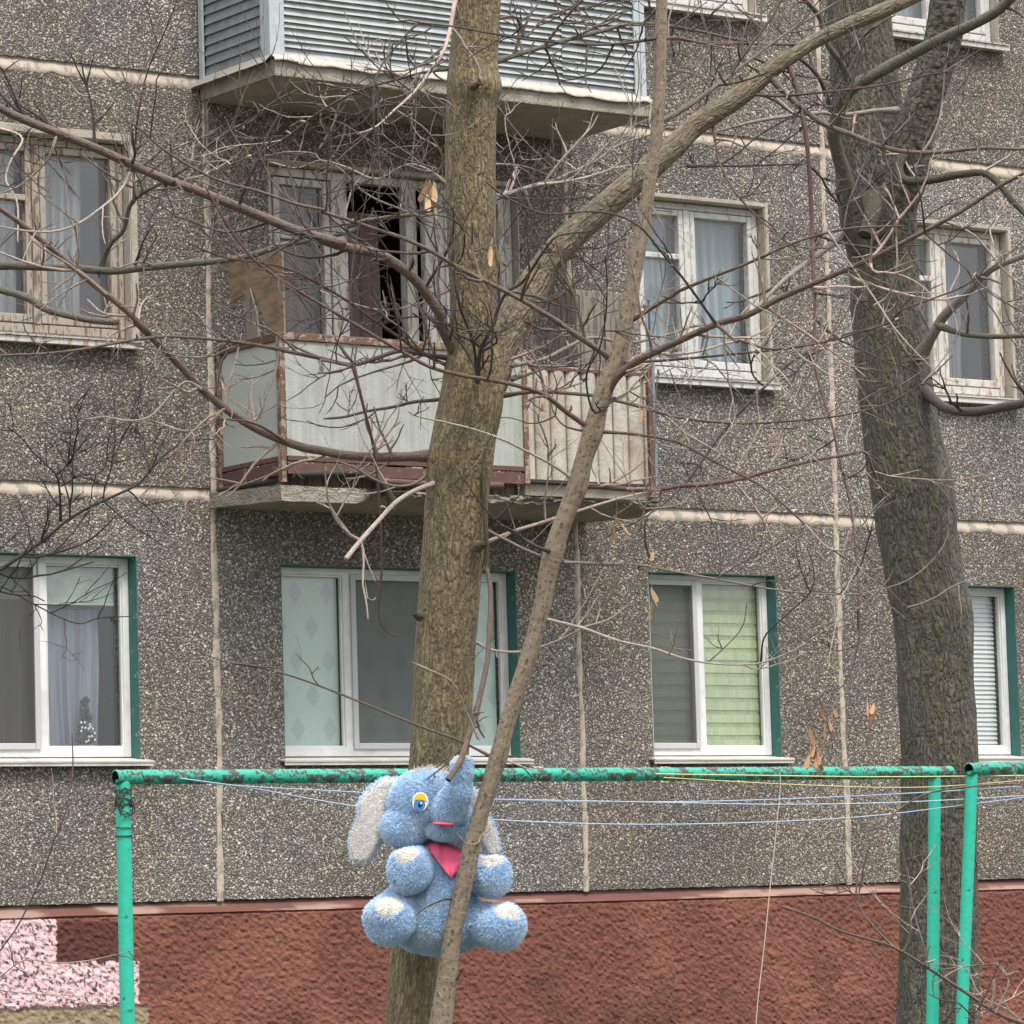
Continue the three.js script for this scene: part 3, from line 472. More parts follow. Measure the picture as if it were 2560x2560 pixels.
const youngC = tex(256, 512, (u, v) => { // smooth young bark with dark lenticels
  let s = 0.78 + 0.34 * fbm(u * 10, v * 24, [10, 24], 4, 621) * (0.7 + 0.6 * fbm(u * 3, v * 2, [3, 2], 2, 623));
  const ci = Math.floor(u * 9), cj = Math.floor(v * 40), a = hash(ci, cj, 625), cx = (ci + 0.2 + 0.6 * hash(ci, cj, 626)) / 9, cy = (cj + 0.2 + 0.6 * hash(ci, cj, 627)) / 40;
  if (a < 0.42 && Math.hypot((u - cx) * 9 / (0.10 + 0.5 * a), (v - cy) * 40 / (0.12 + 0.5 * hash(ci, cj, 628))) < 1) s *= 0.4 + 0.3 * hash(cj, ci, 630);
  s *= 0.8 + 0.4 * fbm(u * 26, v * 9, [26, 9], 3, 633);
  const rg = hash(0, Math.floor(v * 9), 629); if (Math.abs(v * 9 - Math.floor(v * 9) - rg) < 0.02) s *= 0.7;
  return [s, s * 0.98, s * 0.95];
}, true);
const youngB = tex(256, 256, (u, v) => fbm(u * 14, v * 22, [14, 22], 4, 631));
const bark = (rgb, k = 1) => std(rgb, 0.92, { map: rep(barkC, 2 * k, 1.1 * k), bumpMap: rep(barkB, 2 * k, 1.1 * k), bumpScale: 0.009 });
const young = (rgb) => std(rgb, 0.85, { map: rep(youngC, 4, 2.6), bumpMap: rep(youngB, 4, 3), bumpScale: 0.003 });
const B = {
  main: bark([0.235, 0.19, 0.115]), limb: bark([0.225, 0.185, 0.135]), right: std([0.115, 0.107, 0.084], 0.92, { map: rep(barkC, 1.1, 0.55), bumpMap: rep(barkB, 1.1, 0.55), bumpScale: 0.022 }), stem: young([0.235, 0.188, 0.138]),
  brown: young([0.135, 0.098, 0.08]), dark: young([0.075, 0.06, 0.055]), red: young([0.125, 0.075, 0.064]), pale: young([0.42, 0.36, 0.31]), moss: young([0.10, 0.093, 0.07]), grey: young([0.23, 0.20, 0.175]), pink: young([0.44, 0.33, 0.28]), black: young([0.04, 0.034, 0.03]), olive: bark([0.10, 0.095, 0.065], 1.5),
};
const ORG = { A: [0, 0], B: [800, 0], C: [1660, 0], D: [0, 800], E: [800, 800], F: [1660, 800], G: [0, 1660], H: [1660, 1660] };
function trace(str) { // tokens "A x,y x,y B x,y": points read off enlarged ninths of the photograph, P for whole-picture pixels
  let o = [0, 0], s = 1; const out = [];
  for (const t of str.trim().split(/\s+/)) { if (ORG[t]) { o = ORG[t]; s = 900 / 1932; } else if (t === 'P') { o = [0, 0]; s = 1; } else { const [x, y] = t.split(',').map(Number); out.push([o[0] + x * s, o[1] + y * s]); } }
  return out;
}
const reg = {};
function depthOn(id, x, y) { let best = 1e9, d = 0; for (const p of reg[id]) { const q = (p[0] - x) ** 2 + (p[1] - y) ** 2; if (q < best) { best = q; d = p[2]; } } return d; }
const wander = () => { const k = rr(0, 99); return t => fbm(t * 2.3, k, 0, 2, 641) - 0.5; };
function path3(px, d0, d1, o = {}) { // smooth curve in space through traced points, depth running from d0 to d1
  const n = px.length; let L = [0]; for (let i = 1; i < n; i++) L.push(L[i - 1] + Math.hypot(px[i][0] - px[i - 1][0], px[i][1] - px[i - 1][1]));
  const T = L[n - 1] || 1, wd = wander(), ds = L.map(l => mix(d0, d1, l / T) + (o.wave ?? 0.12) * wd(l / T * 2) * smooth(0, 0.15, l / T) * (d0 / 11));
  const c = new THREE.CatmullRomCurve3(px.map((p, i) => at(p[0], p[1], ds[i])), false, 'centripetal');
  const steps = Math.max(4, Math.round(T / (o.step ?? 14)));
  return { c, steps, ds, pts: c.getSpacedPoints(steps) };
}
function twigs(curve, rad0, rad1, len, o) { // side shoots with their own forks, in opposite pairs, bowed upwards
  const out = [], n = Math.max(1, Math.round(len * (o.dens ?? 9) * 1.35));
  const shoot = (p, dir, r, L, lev) => {
    const pts = [p.clone()], q = p.clone(), d = dir.clone(), seg = lev ? 4 : 7, rads = [r];
    const bend = V(rr(-1, 1) * 0.14, rr(-0.12, 0.38) * (o.lift ?? 1), rr(-1, 1) * 0.14);
    for (let i = 1; i <= seg; i++) { d.addScaledVector(bend, 0.32).addScaledVector(V(rr(-1, 1), rr(-1, 1), rr(-1, 1)), 0.21).normalize(); q.addScaledVector(d, L / seg); pts.push(q.clone()); rads.push(r * mix(1, 0.55, i / seg) * (i % 2 && lev < 2 ? 1.3 : 1)); }
    rads[seg] *= 0.8; out.push(tube(pts, rads, lev ? 4 : 5, { tip: 2.5 }));
    if (lev < 2) { const m = lev ? Math.round(rr(0, 2.4)) : Math.round(rr(1.2, 4.2)); for (let k = 0; k < m; k++) { const j = 1 + Math.floor(rnd() * (seg - 1)), side = V(rr(-1, 1), rr(-0.6, 1), rr(-1, 1)).normalize(); shoot(pts[j], d.clone().multiplyScalar(0.75).addScaledVector(side, 0.8).normalize(), rads[j] * 0.72, L * rr(0.3, 0.6), lev + 1); } }
  };
  for (let i = 0; i < n; i++) {
    const t = clamp((i + rr(0.1, 0.9)) / n * 0.97 + 0.03 * (o.from ?? 0), o.from ?? 0.06, 1), p = curve.getPointAt(t), tg = curve.getTangentAt(t), r = mix(rad0, rad1, t);
    const s = V(rr(-1, 1), rr(-0.7, 1), rr(-1, 1)); s.addScaledVector(tg, -s.dot(tg)).normalize();
    const tr = clamp(r * 0.55, 0.0019, 0.0042) * (o.thick ?? 1), L = rr(0.07, 0.36) * (o.size ?? 1);
    if (rnd() < 0.25) { shoot(p, tg.clone().multiplyScalar(0.55).addScaledVector(s, 0.85).normalize(), tr, L, 0); shoot(p, tg.clone().multiplyScalar(0.55).addScaledVector(s, -0.85).normalize(), tr * 0.9, L * rr(0.5, 1), 0); }
    else if (rnd() < 0.2) out.push(tube([p, p.clone().addScaledVector(s, r + 0.006), p.clone().addScaledVector(s, r + 0.014).addScaledVector(tg, 0.005)], [0.004, 0.0035, 0.002], 5)); // a bud or knot
    else shoot(p, tg.clone().multiplyScalar(rr(0.3, 0.8)).addScaledVector(s, 0.85).normalize(), tr, L, 0);
  }
  return out;
}
function branch(tree, id, w0, w1, dpt, str, mat, o = {}) { // dpt: [d0, d1] or [parent id, change in depth]
  const px = trace(str), d0 = typeof dpt[0] === 'string' ? depthOn(dpt[0], ...px[0]) : dpt[0], d1 = typeof dpt[0] === 'string' ? d0 + dpt[1] : dpt[1];
  const { c, steps, pts } = path3(px, d0, d1, o), n = pts.length;
  const kn = rr(0, 9), rads = pts.map((p, i) => { const t = i / (n - 1), d = mix(d0, d1, t); let r = mix(w0, w1, Math.pow(t, o.pow ?? 0.85)) * 0.5 / LENS * d; r *= 1 + 0.10 * (fbm(t * len3(pts) * 9, kn, 0, 2) - 0.4); if (o.root !== 0) r *= 1 + 0.35 * (1 - smooth(0, 1.6 / n * 2, t)); if (!o.blunt && i === n - 1) r *= 0.6; return r; });
  const big = w0 > 16;
  const m = mesh('branch', tube(pts, rads, big ? 12 : w0 > 8 ? 8 : 6, { tip: o.blunt ? 0.15 : 1.5 }), mat, tree);
  if (o.label) m.userData.label = o.label;
  reg[id] = px.map((p, i) => [...p, mix(d0, d1, i / (px.length - 1))]);
  { // finer register for children
    const f = []; for (let i = 0; i + 1 < px.length; i++) for (let k = 0; k < 4; k++) f.push([mix(px[i][0], px[i + 1][0], k / 4), mix(px[i][1], px[i + 1][1], k / 4), mix(d0, d1, (i + k / 4) / (px.length - 1))]); reg[id].push(...f);
  }
  if (o.dens !== 0) {
    const tw = twigs(c, rads[1], rads[n - 1], len3(pts), o);
    if (tw.length) { const t = mesh('twigs', merge(tw), o.twig ?? (mat === B.dark || mat === B.black ? mat : twigMats[Math.floor(rnd() * twigMats.length)]), m); t.userData.kind = 'stuff'; }
  }
  return m;
}
function len3(pts) { let s = 0; for (let i = 1; i < pts.length; i++) s += pts[i].distanceTo(pts[i - 1]); return s; }
const twigMats = [B.brown, B.pale, B.grey, B.pale, B.brown, B.pink, B.grey, B.dark];
function trunk(tree, id, rows, d0, d1, mat, o = {}) { // rows: [y, left x, right x] outlines of a stem
  const px = rows.map(r => [(r[1] + r[2]) / 2, r[0]]), c = new THREE.CatmullRomCurve3(rows.map((r, i) => at(px[i][0], px[i][1], mix(d0, d1, i / (rows.length - 1)))), false, 'centripetal');
  const n = o.n ?? 160, pts = [], rads = [], k = rr(0, 50);
  for (let i = 0; i <= n; i++) { const t = i / n, q = t * (rows.length - 1), a = Math.min(rows.length - 2, Math.floor(q)), f = q - a, w = mix(rows[a][2] - rows[a][1], rows[a + 1][2] - rows[a + 1][1], f * f * (3 - 2 * f)); pts.push(c.getPoint(t)); rads.push(w * 0.5 / LENS * mix(d0, d1, t)); }
  const kn = (o.knots ?? []).map(([x, y, s]) => [at(x, y, mix(d0, d1, 0.5)), s]);
  const g = tube(pts, rads, o.seg ?? 48, { bump: (a, l, p) => { const cx = Math.cos(a), cy = Math.sin(a); let f = 1 + 0.05 * (vn3(cx * 1.5 + k, cy * 1.5, l * 3.5) - 0.5) + 0.05 * (vn3(cx * 7 + k, cy * 7, l * 9) - 0.5) + 0.025 * (vn3(cx * 12 + k, cy * 12, l * 22) - 0.5); for (const [q, s] of kn) { const e = q.distanceTo(p); if (e < 0.2) f += s * Math.exp(-e * e / 0.0018) * (0.5 + 0.5 * Math.cos(a - (o.kAng ?? 0))); } return f; } });
  const m = mesh('trunk', g, mat, tree);
  reg[id] = []; for (let i = 0; i + 1 < rows.length; i++) for (let j = 0; j < 6; j++) reg[id].push([mix(px[i][0], px[i + 1][0], j / 6), mix(px[i][1], px[i + 1][1], j / 6), mix(d0, d1, (i + j / 6) / (rows.length - 1))]);
  return m;
}
function ground(tree, mat, p, r) { // carries a stem on down to the soil
  const pts = []; const rad = []; for (let i = 0; i <= 10; i++) { const t = i / 10; pts.push(V(p.x - 0.02 * t, mix(p.y + 0.02, -0.08, t), p.z)); rad.push(r * (1 + 0.5 * t * t * t)); }
  mesh('trunk_base', tube(pts, rad, 32, { bump: (a, l) => 1 + 0.06 * (vn3(Math.cos(a) * 4, Math.sin(a) * 4, l * 5) - 0.5) }), mat, tree);
}
const wing = (() => { // one winged maple key, hanging
  const s = new THREE.Shape(); s.moveTo(0, 0); s.bezierCurveTo(0.004, -0.006, 0.009, -0.02, 0.007, -0.032); s.bezierCurveTo(0.005, -0.038, -0.003, -0.038, -0.004, -0.03); s.bezierCurveTo(-0.004, -0.018, -0.003, -0.008, 0, 0);
  const g = flat(new THREE.ExtrudeGeometry(s, { depth: 0.0006, bevelEnabled: false, curveSegments: 4 })); return g;
})();
const keyMat = new THREE.MeshPhysicalMaterial({ color: new THREE.Color().setRGB(0.52, 0.34, 0.19), roughness: 0.9, side: THREE.DoubleSide, transmission: 0.2, thickness: 0 });
const keyMat2 = new THREE.MeshPhysicalMaterial({ color: new THREE.Color().setRGB(0.40, 0.23, 0.13), roughness: 0.9, side: THREE.DoubleSide });
function keys(tree, x, y, d, n, size, hang = 40, mat = keyMat) { // a bunch of keys on its stalk
  const top = at(x, y - hang, d), c = at(x, y, d), geo = [];
  for (let i = 0; i < n; i++) { const g = wing.clone(); g.scale(size * rr(0.7, 1.15), size * rr(0.7, 1.2), 1); g.rotateZ(rr(-0.5, 0.5)); g.rotateX(rr(-0.5, 0.5)); g.rotateY(rr(0, 6.28)); g.translate(c.x + rr(-1, 1) * 0.009 * Math.sqrt(n) * 0.6, c.y + rr(-0.02, 0.02) * Math.sqrt(n) * 0.6, c.z + rr(-1, 1) * 0.01); geo.push(g); }
  const m = mesh('seed_cluster', geo, mat, tree); m.userData.label = 'dry tan maple keys';
  mesh('stalk', tube([top, top.clone().lerp(c, 0.5).add(V(0.004, 0, 0)), c], [0.0012, 0.001, 0.001], 5), B.pale, m);
}

// the maple whose trunk stands behind the toy
const maple = thing('maple_tree', 'bare maple with olive furrowed trunk, forking, behind the blue plush elephant', 'tree');
const DM = 11.32;
trunk(maple, 'T', [[2640, 955, 1098], [2560, 962, 1102], [2386, 977, 1115], [2200, 992, 1130], [2050, 1006, 1150], [1900, 1021, 1170], [1750, 1030, 1182], [1600, 1038, 1191], [1400, 1054, 1205], [1250, 1062, 1220], [1150, 1066, 1234], [1080, 1082, 1243], [1010, 1096, 1258], [940, 1108, 1262], [860, 1120, 1252], [750, 1124, 1248], [600, 1117, 1242], [400, 1114, 1238], [200, 1119, 1242], [0, 1138, 1252], [-220, 1165, 1262], [-600, 1195, 1270]], DM, DM, B.main, { n: 330, seg: 64, knots: [[1062, 1150, 0.55], [1093, 1000, 0.4], [1180, 215, 0.25], [1235, 1130, 0.3], [1190, 1370, 0.35], [1045, 1540, 0.3], [1245, 110, 0.25]] });
{ const p = at(1026, 2640, DM); ground(maple, B.main, p, 143 / 2 / LENS * DM); }
trunk(maple, 'limb', [[1060, 1130, 1200], [960, 1165, 1268], [860, 1208, 1300], [770, 1260, 1350], [643, 1343, 1414], [489, 1511, 1578], [368, 1655, 1714], [321, 1702, 1758], [242, 1820, 1872], [158, 1927, 1971], [93, 2038, 2074], [0, 2245, 2283], [-120, 2480, 2512]], DM, DM + 0.5, B.limb, { n: 200, seg: 32 }).name = 'limb';
for (const [x, y, r, a] of [[1182, 215, 9, -0.2], [1049, 1541, 9, -2.6], [1195, 1366, 11, 0.3]]) { // sawn-off stubs
  const p = at(x, y, DM - 0.075), q = at(x + Math.cos(a) * 14, y - 6, DM - 0.11); mesh('branch_stub', tube([p, p.clone().lerp(q, 0.5), q], [r / LENS * DM * 1.5, r / LENS * DM, r / LENS * DM * 0.7], 10, { tip: 0.2 }), B.limb, maple);
}
const b = (id, w0, w1, d, s, m, o) => branch(maple, id, w0, w1, d, s, m, o);
b('M1', 28, 20, [DM, 10.4], 'E 770,290 745,230 700,130 640,0 B 650,1710 560,1560 440,1440 300,1360 150,1330 0,1280 A 1850,1310 1600,1240 1400,1160 1100,1040 880,960 700,880 500,790 300,710 100,630 0,580 -160,500', B.brown, { dens: 7 });
b('M1a', 7, 5, ['M1', -0.25], 'A 700,930 640,1030 550,1110 420,1200 300,1240 150,1240 0,1215 -120,1190', B.pale, { dens: 7 });
b('M1b', 6, 4, ['M1', 0.2], 'A 300,740 270,830 200,920 100,1000 0,1040', B.pale, { dens: 9 });
b('M1c', 5, 3, ['M1', -0.2], 'A 1170,1040 1170,1150 1230,1260 1330,1370 1500,1500 1640,1610', B.red, { dens: 8 });
b('M2', 25, 12, [DM, 10.7], 'E 580,730 400,735 250,735 100,720 0,700 D 1650,690 1500,640 1350,570 1200,470 1080,370 950,230 800,80 720,0 A 800,1790 670,1660 520,1540 400,1440 200,1270 100,1190 0,1120 -150,1020', B.brown, { dens: 6 });
b('M2a', 6, 3, ['M2', -0.3], 'D 1080,370 1000,330 800,520 690,540 560,520 440,525 370,450 290,435', B.pale, { dens: 6 });
b('M2b', 6, 3, ['M2', 0.2], 'D 1200,480 1100,570 1000,595 880,560 760,520', B.pale, { dens: 8 });
b('M2c', 8, 4, ['M2', -0.3], 'D 1540,660 1400,570 1300,540 1160,530', B.red, { dens: 8 });
b('M3', 13, 6, [DM, 10.6], 'E 700,205 560,185 430,165 300,205 180,240 0,205 D 1550,170 1350,130 1100,100 880,90 700,110 450,155 250,180 0,190 -120,200', B.brown, { dens: 8 });
b('M3a', 9, 4, ['M3', 0.2], 'E 180,250 230,450 290,700 320,1000 332,1300 320,1620 350,1660 400,1695 465,1690', B.red, { dens: 1.2 });
b('M3b', 7, 3, ['M3', -0.3], 'D 1730,215 1880,250 1700,290 1640,295', B.brown, { dens: 6 });
b('M5', 9, 4, [DM, 10.8], 'E 720,260 560,185 420,90 230,-40 A 1900,1640 1740,1540 1500,1430 1200,1380 1000,1300', B.red, { dens: 9 });
b('M4', 12, 12, [DM - 0.05, 11.0], 'E 625,872 500,920 400,985 330,1060 230,1170 138,1282', B.pale, { dens: 1.5, blunt: 1, label: 'broken light tan branch stub hanging down' });
b('M6', 7, 5, [DM, 11.0], 'E 590,820 500,880 400,890 300,860 180,790 100,760', B.grey, { dens: 5 });
b('M7u', 13, 12, [DM - 0.062, DM - 0.068], 'E 850,290 850,400 872,600 876,800 888,1050 897,1350', B.main, { dens: 0, root: 0, wave: 0 });
b('M7', 11, 16, [DM - 0.068, 10.86], 'E 894,1330 915,1450 910,1650 897,1830 P 1186,1795 1168,1850 1152,1900 1120,1950', B.brown, { dens: 1, blunt: 1, root: 0, wave: 0.02, label: 'dead broken branch hanging down to the toy' });
b('M7a', 12, 5, [DM - 0.1, 10.9], 'E 845,330 860,170 900,80 940,0 B 940,1700 1000,1570 1080,1520 1200,1350 1270,1270 1450,1240', B.dark, { dens: 8 });
b('M7b', 9, 4, [DM - 0.1, 10.8], 'E 845,330 820,110 780,10 B 740,1600 720,1450 760,1380 775,1250 750,1210 700,1170 600,1150', B.dark, { dens: 9 });
b('M7c', 6, 3, ['M7a', -0.2], 'E 870,170 920,140 945,130 935,60 900,30 B 900,1670 860,1600', B.dark, { dens: 5 });
b('M8', 11, 6, [DM, 11.5], 'E 720,415 610,430 500,440 400,465 250,490 130,520 20,530', B.moss, { dens: 7, twig: B.dark });
b('M9', 11, 3, [DM, 10.6], 'E 985,405 1150,385 1350,395 1500,410 1600,435 1750,475 1930,525 F 100,525 200,540 400,555 600,548 900,520 1060,490 1200,450 1400,330 1550,190', B.brown, { dens: 6 });
b('M10', 10, 6, [DM, 11.8], 'E 1030,245 1200,210 1320,150 1450,95 1650,125 1800,95 1930,60 F 130,40 270,20', B.grey, { dens: 6 });
b('M11', 9, 5, [DM, 11.8], 'E 1030,320 1200,260 1330,200 1470,160', B.moss, { dens: 8 });
b('M12', 7, 4, [DM, 11.0], 'E 1030,210 1180,150 1300,80 1400,20 B 1500,1680 1620,1580', B.pink, { dens: 7 });
b('M13', 9, 5, [DM, 11.6], 'E 890,1195 1050,1130 1180,1090 1300,1050 1400,1020 1600,960 1800,915 1890,900', B.pink, { dens: 5 });
b('M14', 7, 5, [DM, 11.05], 'E 890,1125 1000,1180 1100,1230 1220,1275 1330,1290', B.grey, { dens: 6 });
b('M15', 7, 3, [DM, 10.6], 'E 830,1725 920,1770 1080,1780 1200,1750 1400,1660 1480,1600 1550,1490 1610,1370 1680,1200 1740,1020 1790,800 1800,500 1810,300', B.pale, { dens: 4 });
b('M16', 17, 7, ['limb', -0.5], 'C 580,420 650,500 750,590 870,670 1000,720 1150,780 1300,815 1500,815 1700,795 1930,800 2050,790', B.brown, { dens: 7 });
b('M17', 14, 3, ['limb', -0.6], 'C 655,330 700,430 740,600 770,800 790,1100 800,1400 810,1700 790,1930 F 780,150 850,400 900,560 950,780 1000,1000 1030,1250 1045,1500 1040,1750 980,1932 H 960,120 850,160 800,240 760,310', B.red, { dens: 5, twig: B.dark });
b('M17a', 9, 5, ['M17', -0.2], 'F 780,165 650,250 500,400 350,560 230,720 120,870 0,985 E 1750,1070 1760,1250 1790,1300', B.dark, { dens: 4 });
b('M18', 9, 3, ['limb', -0.4], 'C 425,500 600,515 800,500 1000,480 1200,450 1400,405 1580,375', B.red, { dens: 7 });
b('M19', 8, 3, ['limb', -0.4], 'C 265,690 290,850 350,980 430,1090 550,1210 680,1310 780,1332 900,1330', B.red, { dens: 6 });
b('M20', 12, 5, [DM, 11.9], 'B 930,1065 1100,1010 1300,950 1500,850 1600,780 1750,730 1850,690', B.grey, { dens: 14, size: 1.1 });
b('M21', 14, 7, [DM, 12.1], 'B 940,330 1100,280 1300,220 1500,170 1650,130 1790,130 C 30,140 200,170 330,200 480,230', B.moss, { dens: 8 });
b('M22', 8, 3, [DM, 11.8], 'B 700,370 550,390 400,430 200,490 0,600 A 1500,760 1200,900 1000,980', B.moss, { dens: 13 });
b('M23', 12, 4, [DM - 0.05, 10.8], 'B 735,-40 715,60 700,150 660,280 580,400 500,500 400,590 300,680 200,720', B.pink, { dens: 9 });
b('M24', 7, 3, ['M23', 0.3], 'B 400,590 560,690 640,800 665,880 600,920 450,880', B.grey, { dens: 9 });
b('M25', 6, 3, [10.9, 10.6], 'B 530,120 450,200 300,420 290,680 310,800 340,950 420,1060 540,1210', B.dark, { dens: 8 });
b('M26', 9, 4, ['limb', 0.2], 'C 130,890 400,890 760,880', B.dark, { dens: 8 });
b('M27', 8, 4, ['limb', -0.3], 'C 740,240 500,235 200,225 0,205', B.red, { dens: 8 });
b('M28', 6, 3, ['limb', 0.1], 'C 480,310 700,400 900,430 1050,470', B.dark, { dens: 9 });
b('M29', 6, 3, ['limb', 0.1], 'C 210,590 240,460 120,390 0,380', B.dark, { dens: 8 });
b('M30', 5, 3, [DM, 11.9], 'B 945,1050 1000,1060 1200,1070 1500,1060 1700,1080', B.dark, { dens: 15 });
b('M31', 5, 3, [DM, 12.0], 'B 930,880 1080,890 1280,960 1450,1000 1620,940', B.grey, { dens: 14 });
b('M32', 6, 3, [DM, 12.0], 'B 690,1120 560,1160 430,1120 250,1040 100,900 0,860 A 1700,830 1500,820 1300,900', B.grey, { dens: 10, size: 1.1 });
b('M33', 6, 3, [DM, 11.9], 'B 690,990 600,920 480,880 300,960 150,900 0,860 A 1600,900 1450,870', B.pale, { dens: 15 });
b('M34', 5, 3, [DM, 11.8], 'B 690,1560 500,1640 300,1660 100,1600 0,1560 A 1750,1560 1600,1470 1450,1480', B.pink, { dens: 13 });
b('M35', 5, 3, [DM, 11.9], 'B 700,1750 500,1700 300,1740 100,1700 A 1700,1580 1600,1600', B.dark, { dens: 14 });
b('M36', 7, 3, [DM, 12.0], 'B 960,100 1050,90 1100,200 1200,100 1400,40 1600,20 1700,-40', B.red, { dens: 12 });
b('M37', 4, 3, [DM, 11.6], 'B 970,1470 1100,1330 1250,1310 1400,1390 1530,1480', B.dark, { dens: 12 });
b('M38', 5, 3, [DM, 11.5], 'B 945,560 1050,700 1140,800 1250,900 1350,1000', B.grey, { dens: 9 });
b('M39', 8, 4, [DM, 12.2], 'B 700,640 500,560 300,580 150,640 0,800 A 1800,600 1500,560 1250,700 1120,780', B.dark, { dens: 9, size: 1.2 });
for (const [x, y, n, s, h] of [[1081, 475, 9, 1.5, 60], [1235, 610, 3, 1.7, 130], [1540, 1300, 4, 1.1, 60], [1628, 1490, 4, 1.2, 80], [1632, 1395, 3, 1, 40]]) keys(maple, x, y, DM - 0.35, n, s, h);
for (const [x, y, n, s] of [[2033, 1855, 16, 1.25], [2073, 1795, 8, 1.0], [2178, 1775, 7, 1.1]]) keys(maple, x, y, 11.3, n, s, 40, keyMat2);
for (const [x, y, a] of [[300, 405, 0.3], [325, 420, -0.5], [408, 465, 0.2]]) { const p = at(x, y, depthOn('M1', x, y) - 0.02); const g = grid(3, 3, (u, v) => [u * 0.02 - 0.01 + 0.008 * vn(v * 4, a * 9), v * 0.018 - 0.016 + 0.008 * vn(u * 5, a * 7 + 3), 0.008 * Math.sin(u * 4 + v * 3)]); g.rotateZ(a); g.translate(p.x, p.y, p.z); mesh('bark_flake', g, std([0.07, 0.032, 0.026], 0.9, { side: THREE.DoubleSide }), maple); }

// the slender stem in front of the toy
const sap = thing('young_tree', 'slender leaning young tree with speckled bark in front of the plush elephant', 'tree');
const DS = 10.975;
trunk(sap, 'S', [[2640, 1066, 1124], [2560, 1073, 1131], [2448, 1092, 1142], [2324, 1111, 1157], [2231, 1133, 1178], [2099, 1160, 1206], [2006, 1190, 1231], [1908, 1219, 1260], [1780, 1256, 1297], [1630, 1304, 1346], [1500, 1336, 1380], [1391, 1356, 1401], [1219, 1416, 1462], [1060, 1462, 1507], [967, 1490, 1535], [861, 1530, 1572], [689, 1565, 1604], [503, 1600, 1634], [318, 1627, 1659], [0, 1640, 1669], [-300, 1652, 1676]], DS, DS - 0.1, B.stem, { n: 260, seg: 20, kAng: 1, knots: [[1242, 1890, 0.3], [1131, 2448, 0.2], [1485, 1080, 0.4], [1440, 1215, 0.35], [1385, 1385, 0.3], [1535, 900, 0.3]] });
{ const p = at(1095, 2640, DS); ground(sap, B.stem, p, 58 / 2 / LENS * DS); }
const s = (id, w0, w1, d, t, m, o) => branch(sap, id, w0, w1, d, t, m, o);
s('S1', 13, 5, ['S', -0.4], 'E 1455,585 1330,500 1200,400 1050,350 900,320 780,300 600,255 450,175 300,90 150,0 B 0,1630 A 1600,1560 1350,1380 1200,1170 1100,1000', B.red, { dens: 5 });
s('S2', 21, 9, ['S', -0.7], 'E 1530,400 1600,300 1700,220 1800,170 1930,110 C 280,1740 450,1690 620,1600 900,1480 1150,1370 1400,1240 1600,1130 1800,1000 1930,930 2100,840', B.brown, { dens: 6 });
s('S3', 15, 6, ['S', 0.4], 'E 1390,885 1500,895 1700,910 1850,905 1930,890 F 200,885 400,855 600,800 800,755 1000,720 1080,710 1120,800 1160,900 1180,940', B.red, { dens: 6 });
s('S4', 15, 5, ['S', -0.5], 'E 1570,210 1420,110 1260,0 B 1300,1740 1100,1620 950,1540 750,1440 600,1350 450,1280 300,1230 150,1180 0,1130 A 1750,1130 1590,1095 1400,1030 1180,970 1000,880 860,790 760,700 670,640', B.brown, { dens: 7 });
s('S5', 8, 3, ['S', -0.4], 'E 1510,600 1700,615 1930,660 F 200,720 330,790 520,890 640,990 760,1100 890,1220 1050,1330 1200,1440 1290,1530 1410,1595', B.red, { dens: 5 });
s('S6', 7, 3, ['S', 0.3], 'E 1310,1300 1450,1305 1700,1315 1930,1355 F 330,1400 550,1440 700,1460 880,1470 1050,1470 1150,1450 1300,1400 1420,1310 1500,1210 1530,1130', B.grey, { dens: 4 });
s('S7', 8, 3, ['S', -0.4], 'E 1195,1600 1400,1650 1600,1720 1800,1765 1930,1810 F 230,1840 400,1850 520,1840 700,1770 900,1640 1050,1540 1200,1400 1230,1340', B.pale, { dens: 3 });
s('S7a', 5, 2.5, ['S7', -0.2], 'F 520,1840 540,1700 650,1590 800,1430 790,1280 760,1210', B.dark, { dens: 4 });
s('S7b', 4, 2.5, ['S7', -0.2], 'F 230,1840 300,1780 390,1690 430,1620 445,1510', B.pale, { dens: 3 });
s('S8', 11, 6, ['S', -0.2], 'E 1245,1245 1150,1210 1050,1150 970,1100', B.dark, { dens: 3, blunt: 1 });
s('S9', 8, 4, ['S', -0.25], 'E 1360,855 1250,780 1100,700 950,630 800,580 700,555 520,515 470,490', B.pale, { dens: 4 });
s('S10', 14, 5, ['S', 0.5], 'B 1800,665 1930,600 C 130,570 270,470 400,370 530,270 700,150 850,60 950,0', B.brown, { dens: 8 });
s('S11', 9, 4, ['S', -0.3], 'B 1830,200 1650,230 1450,240 1250,225 1100,210 900,175 700,140 530,120 480,110 360,125', B.dark, { dens: 8 });
s('S12', 8, 4, ['S', 0.3], 'B 1850,205 1930,205 C 200,230 400,240', B.red, { dens: 8 });
s('S13', 8, 3, ['S', -0.4], 'E 1600,230 1800,220 1930,210 F 200,200 400,180 600,160 800,130 1000,70 1230,0 C 1300,1620 1500,1520', B.red, { dens: 7 });
s('S14', 8, 4, ['S2', -0.3], 'C 280,1740 130,1530 60,1440 B 1930,1470 1830,1350 1720,1220 1600,1155 1450,1135 1200,1145 1000,1060 880,970', B.dark, { dens: 6 });
s('S15', 8, 4, ['S2', -0.2], 'C 280,1740 400,1840 F 400,110 560,155 700,145 900,110 1100,50', B.red, { dens: 7 });
s('S16', 7, 3, ['S', -0.25], 'P 1225,1890 1146,1851 1062,1820 G 1640,90 1400,20 1250,0 D 1500,1870 1200,1830 1080,1780 1040,1740', B.brown, { dens: 2.5 });
s('S17', 6, 3, ['S', -0.1], 'P 1258,1898 1300,1914 1342,1930', B.pale, { dens: 2 });
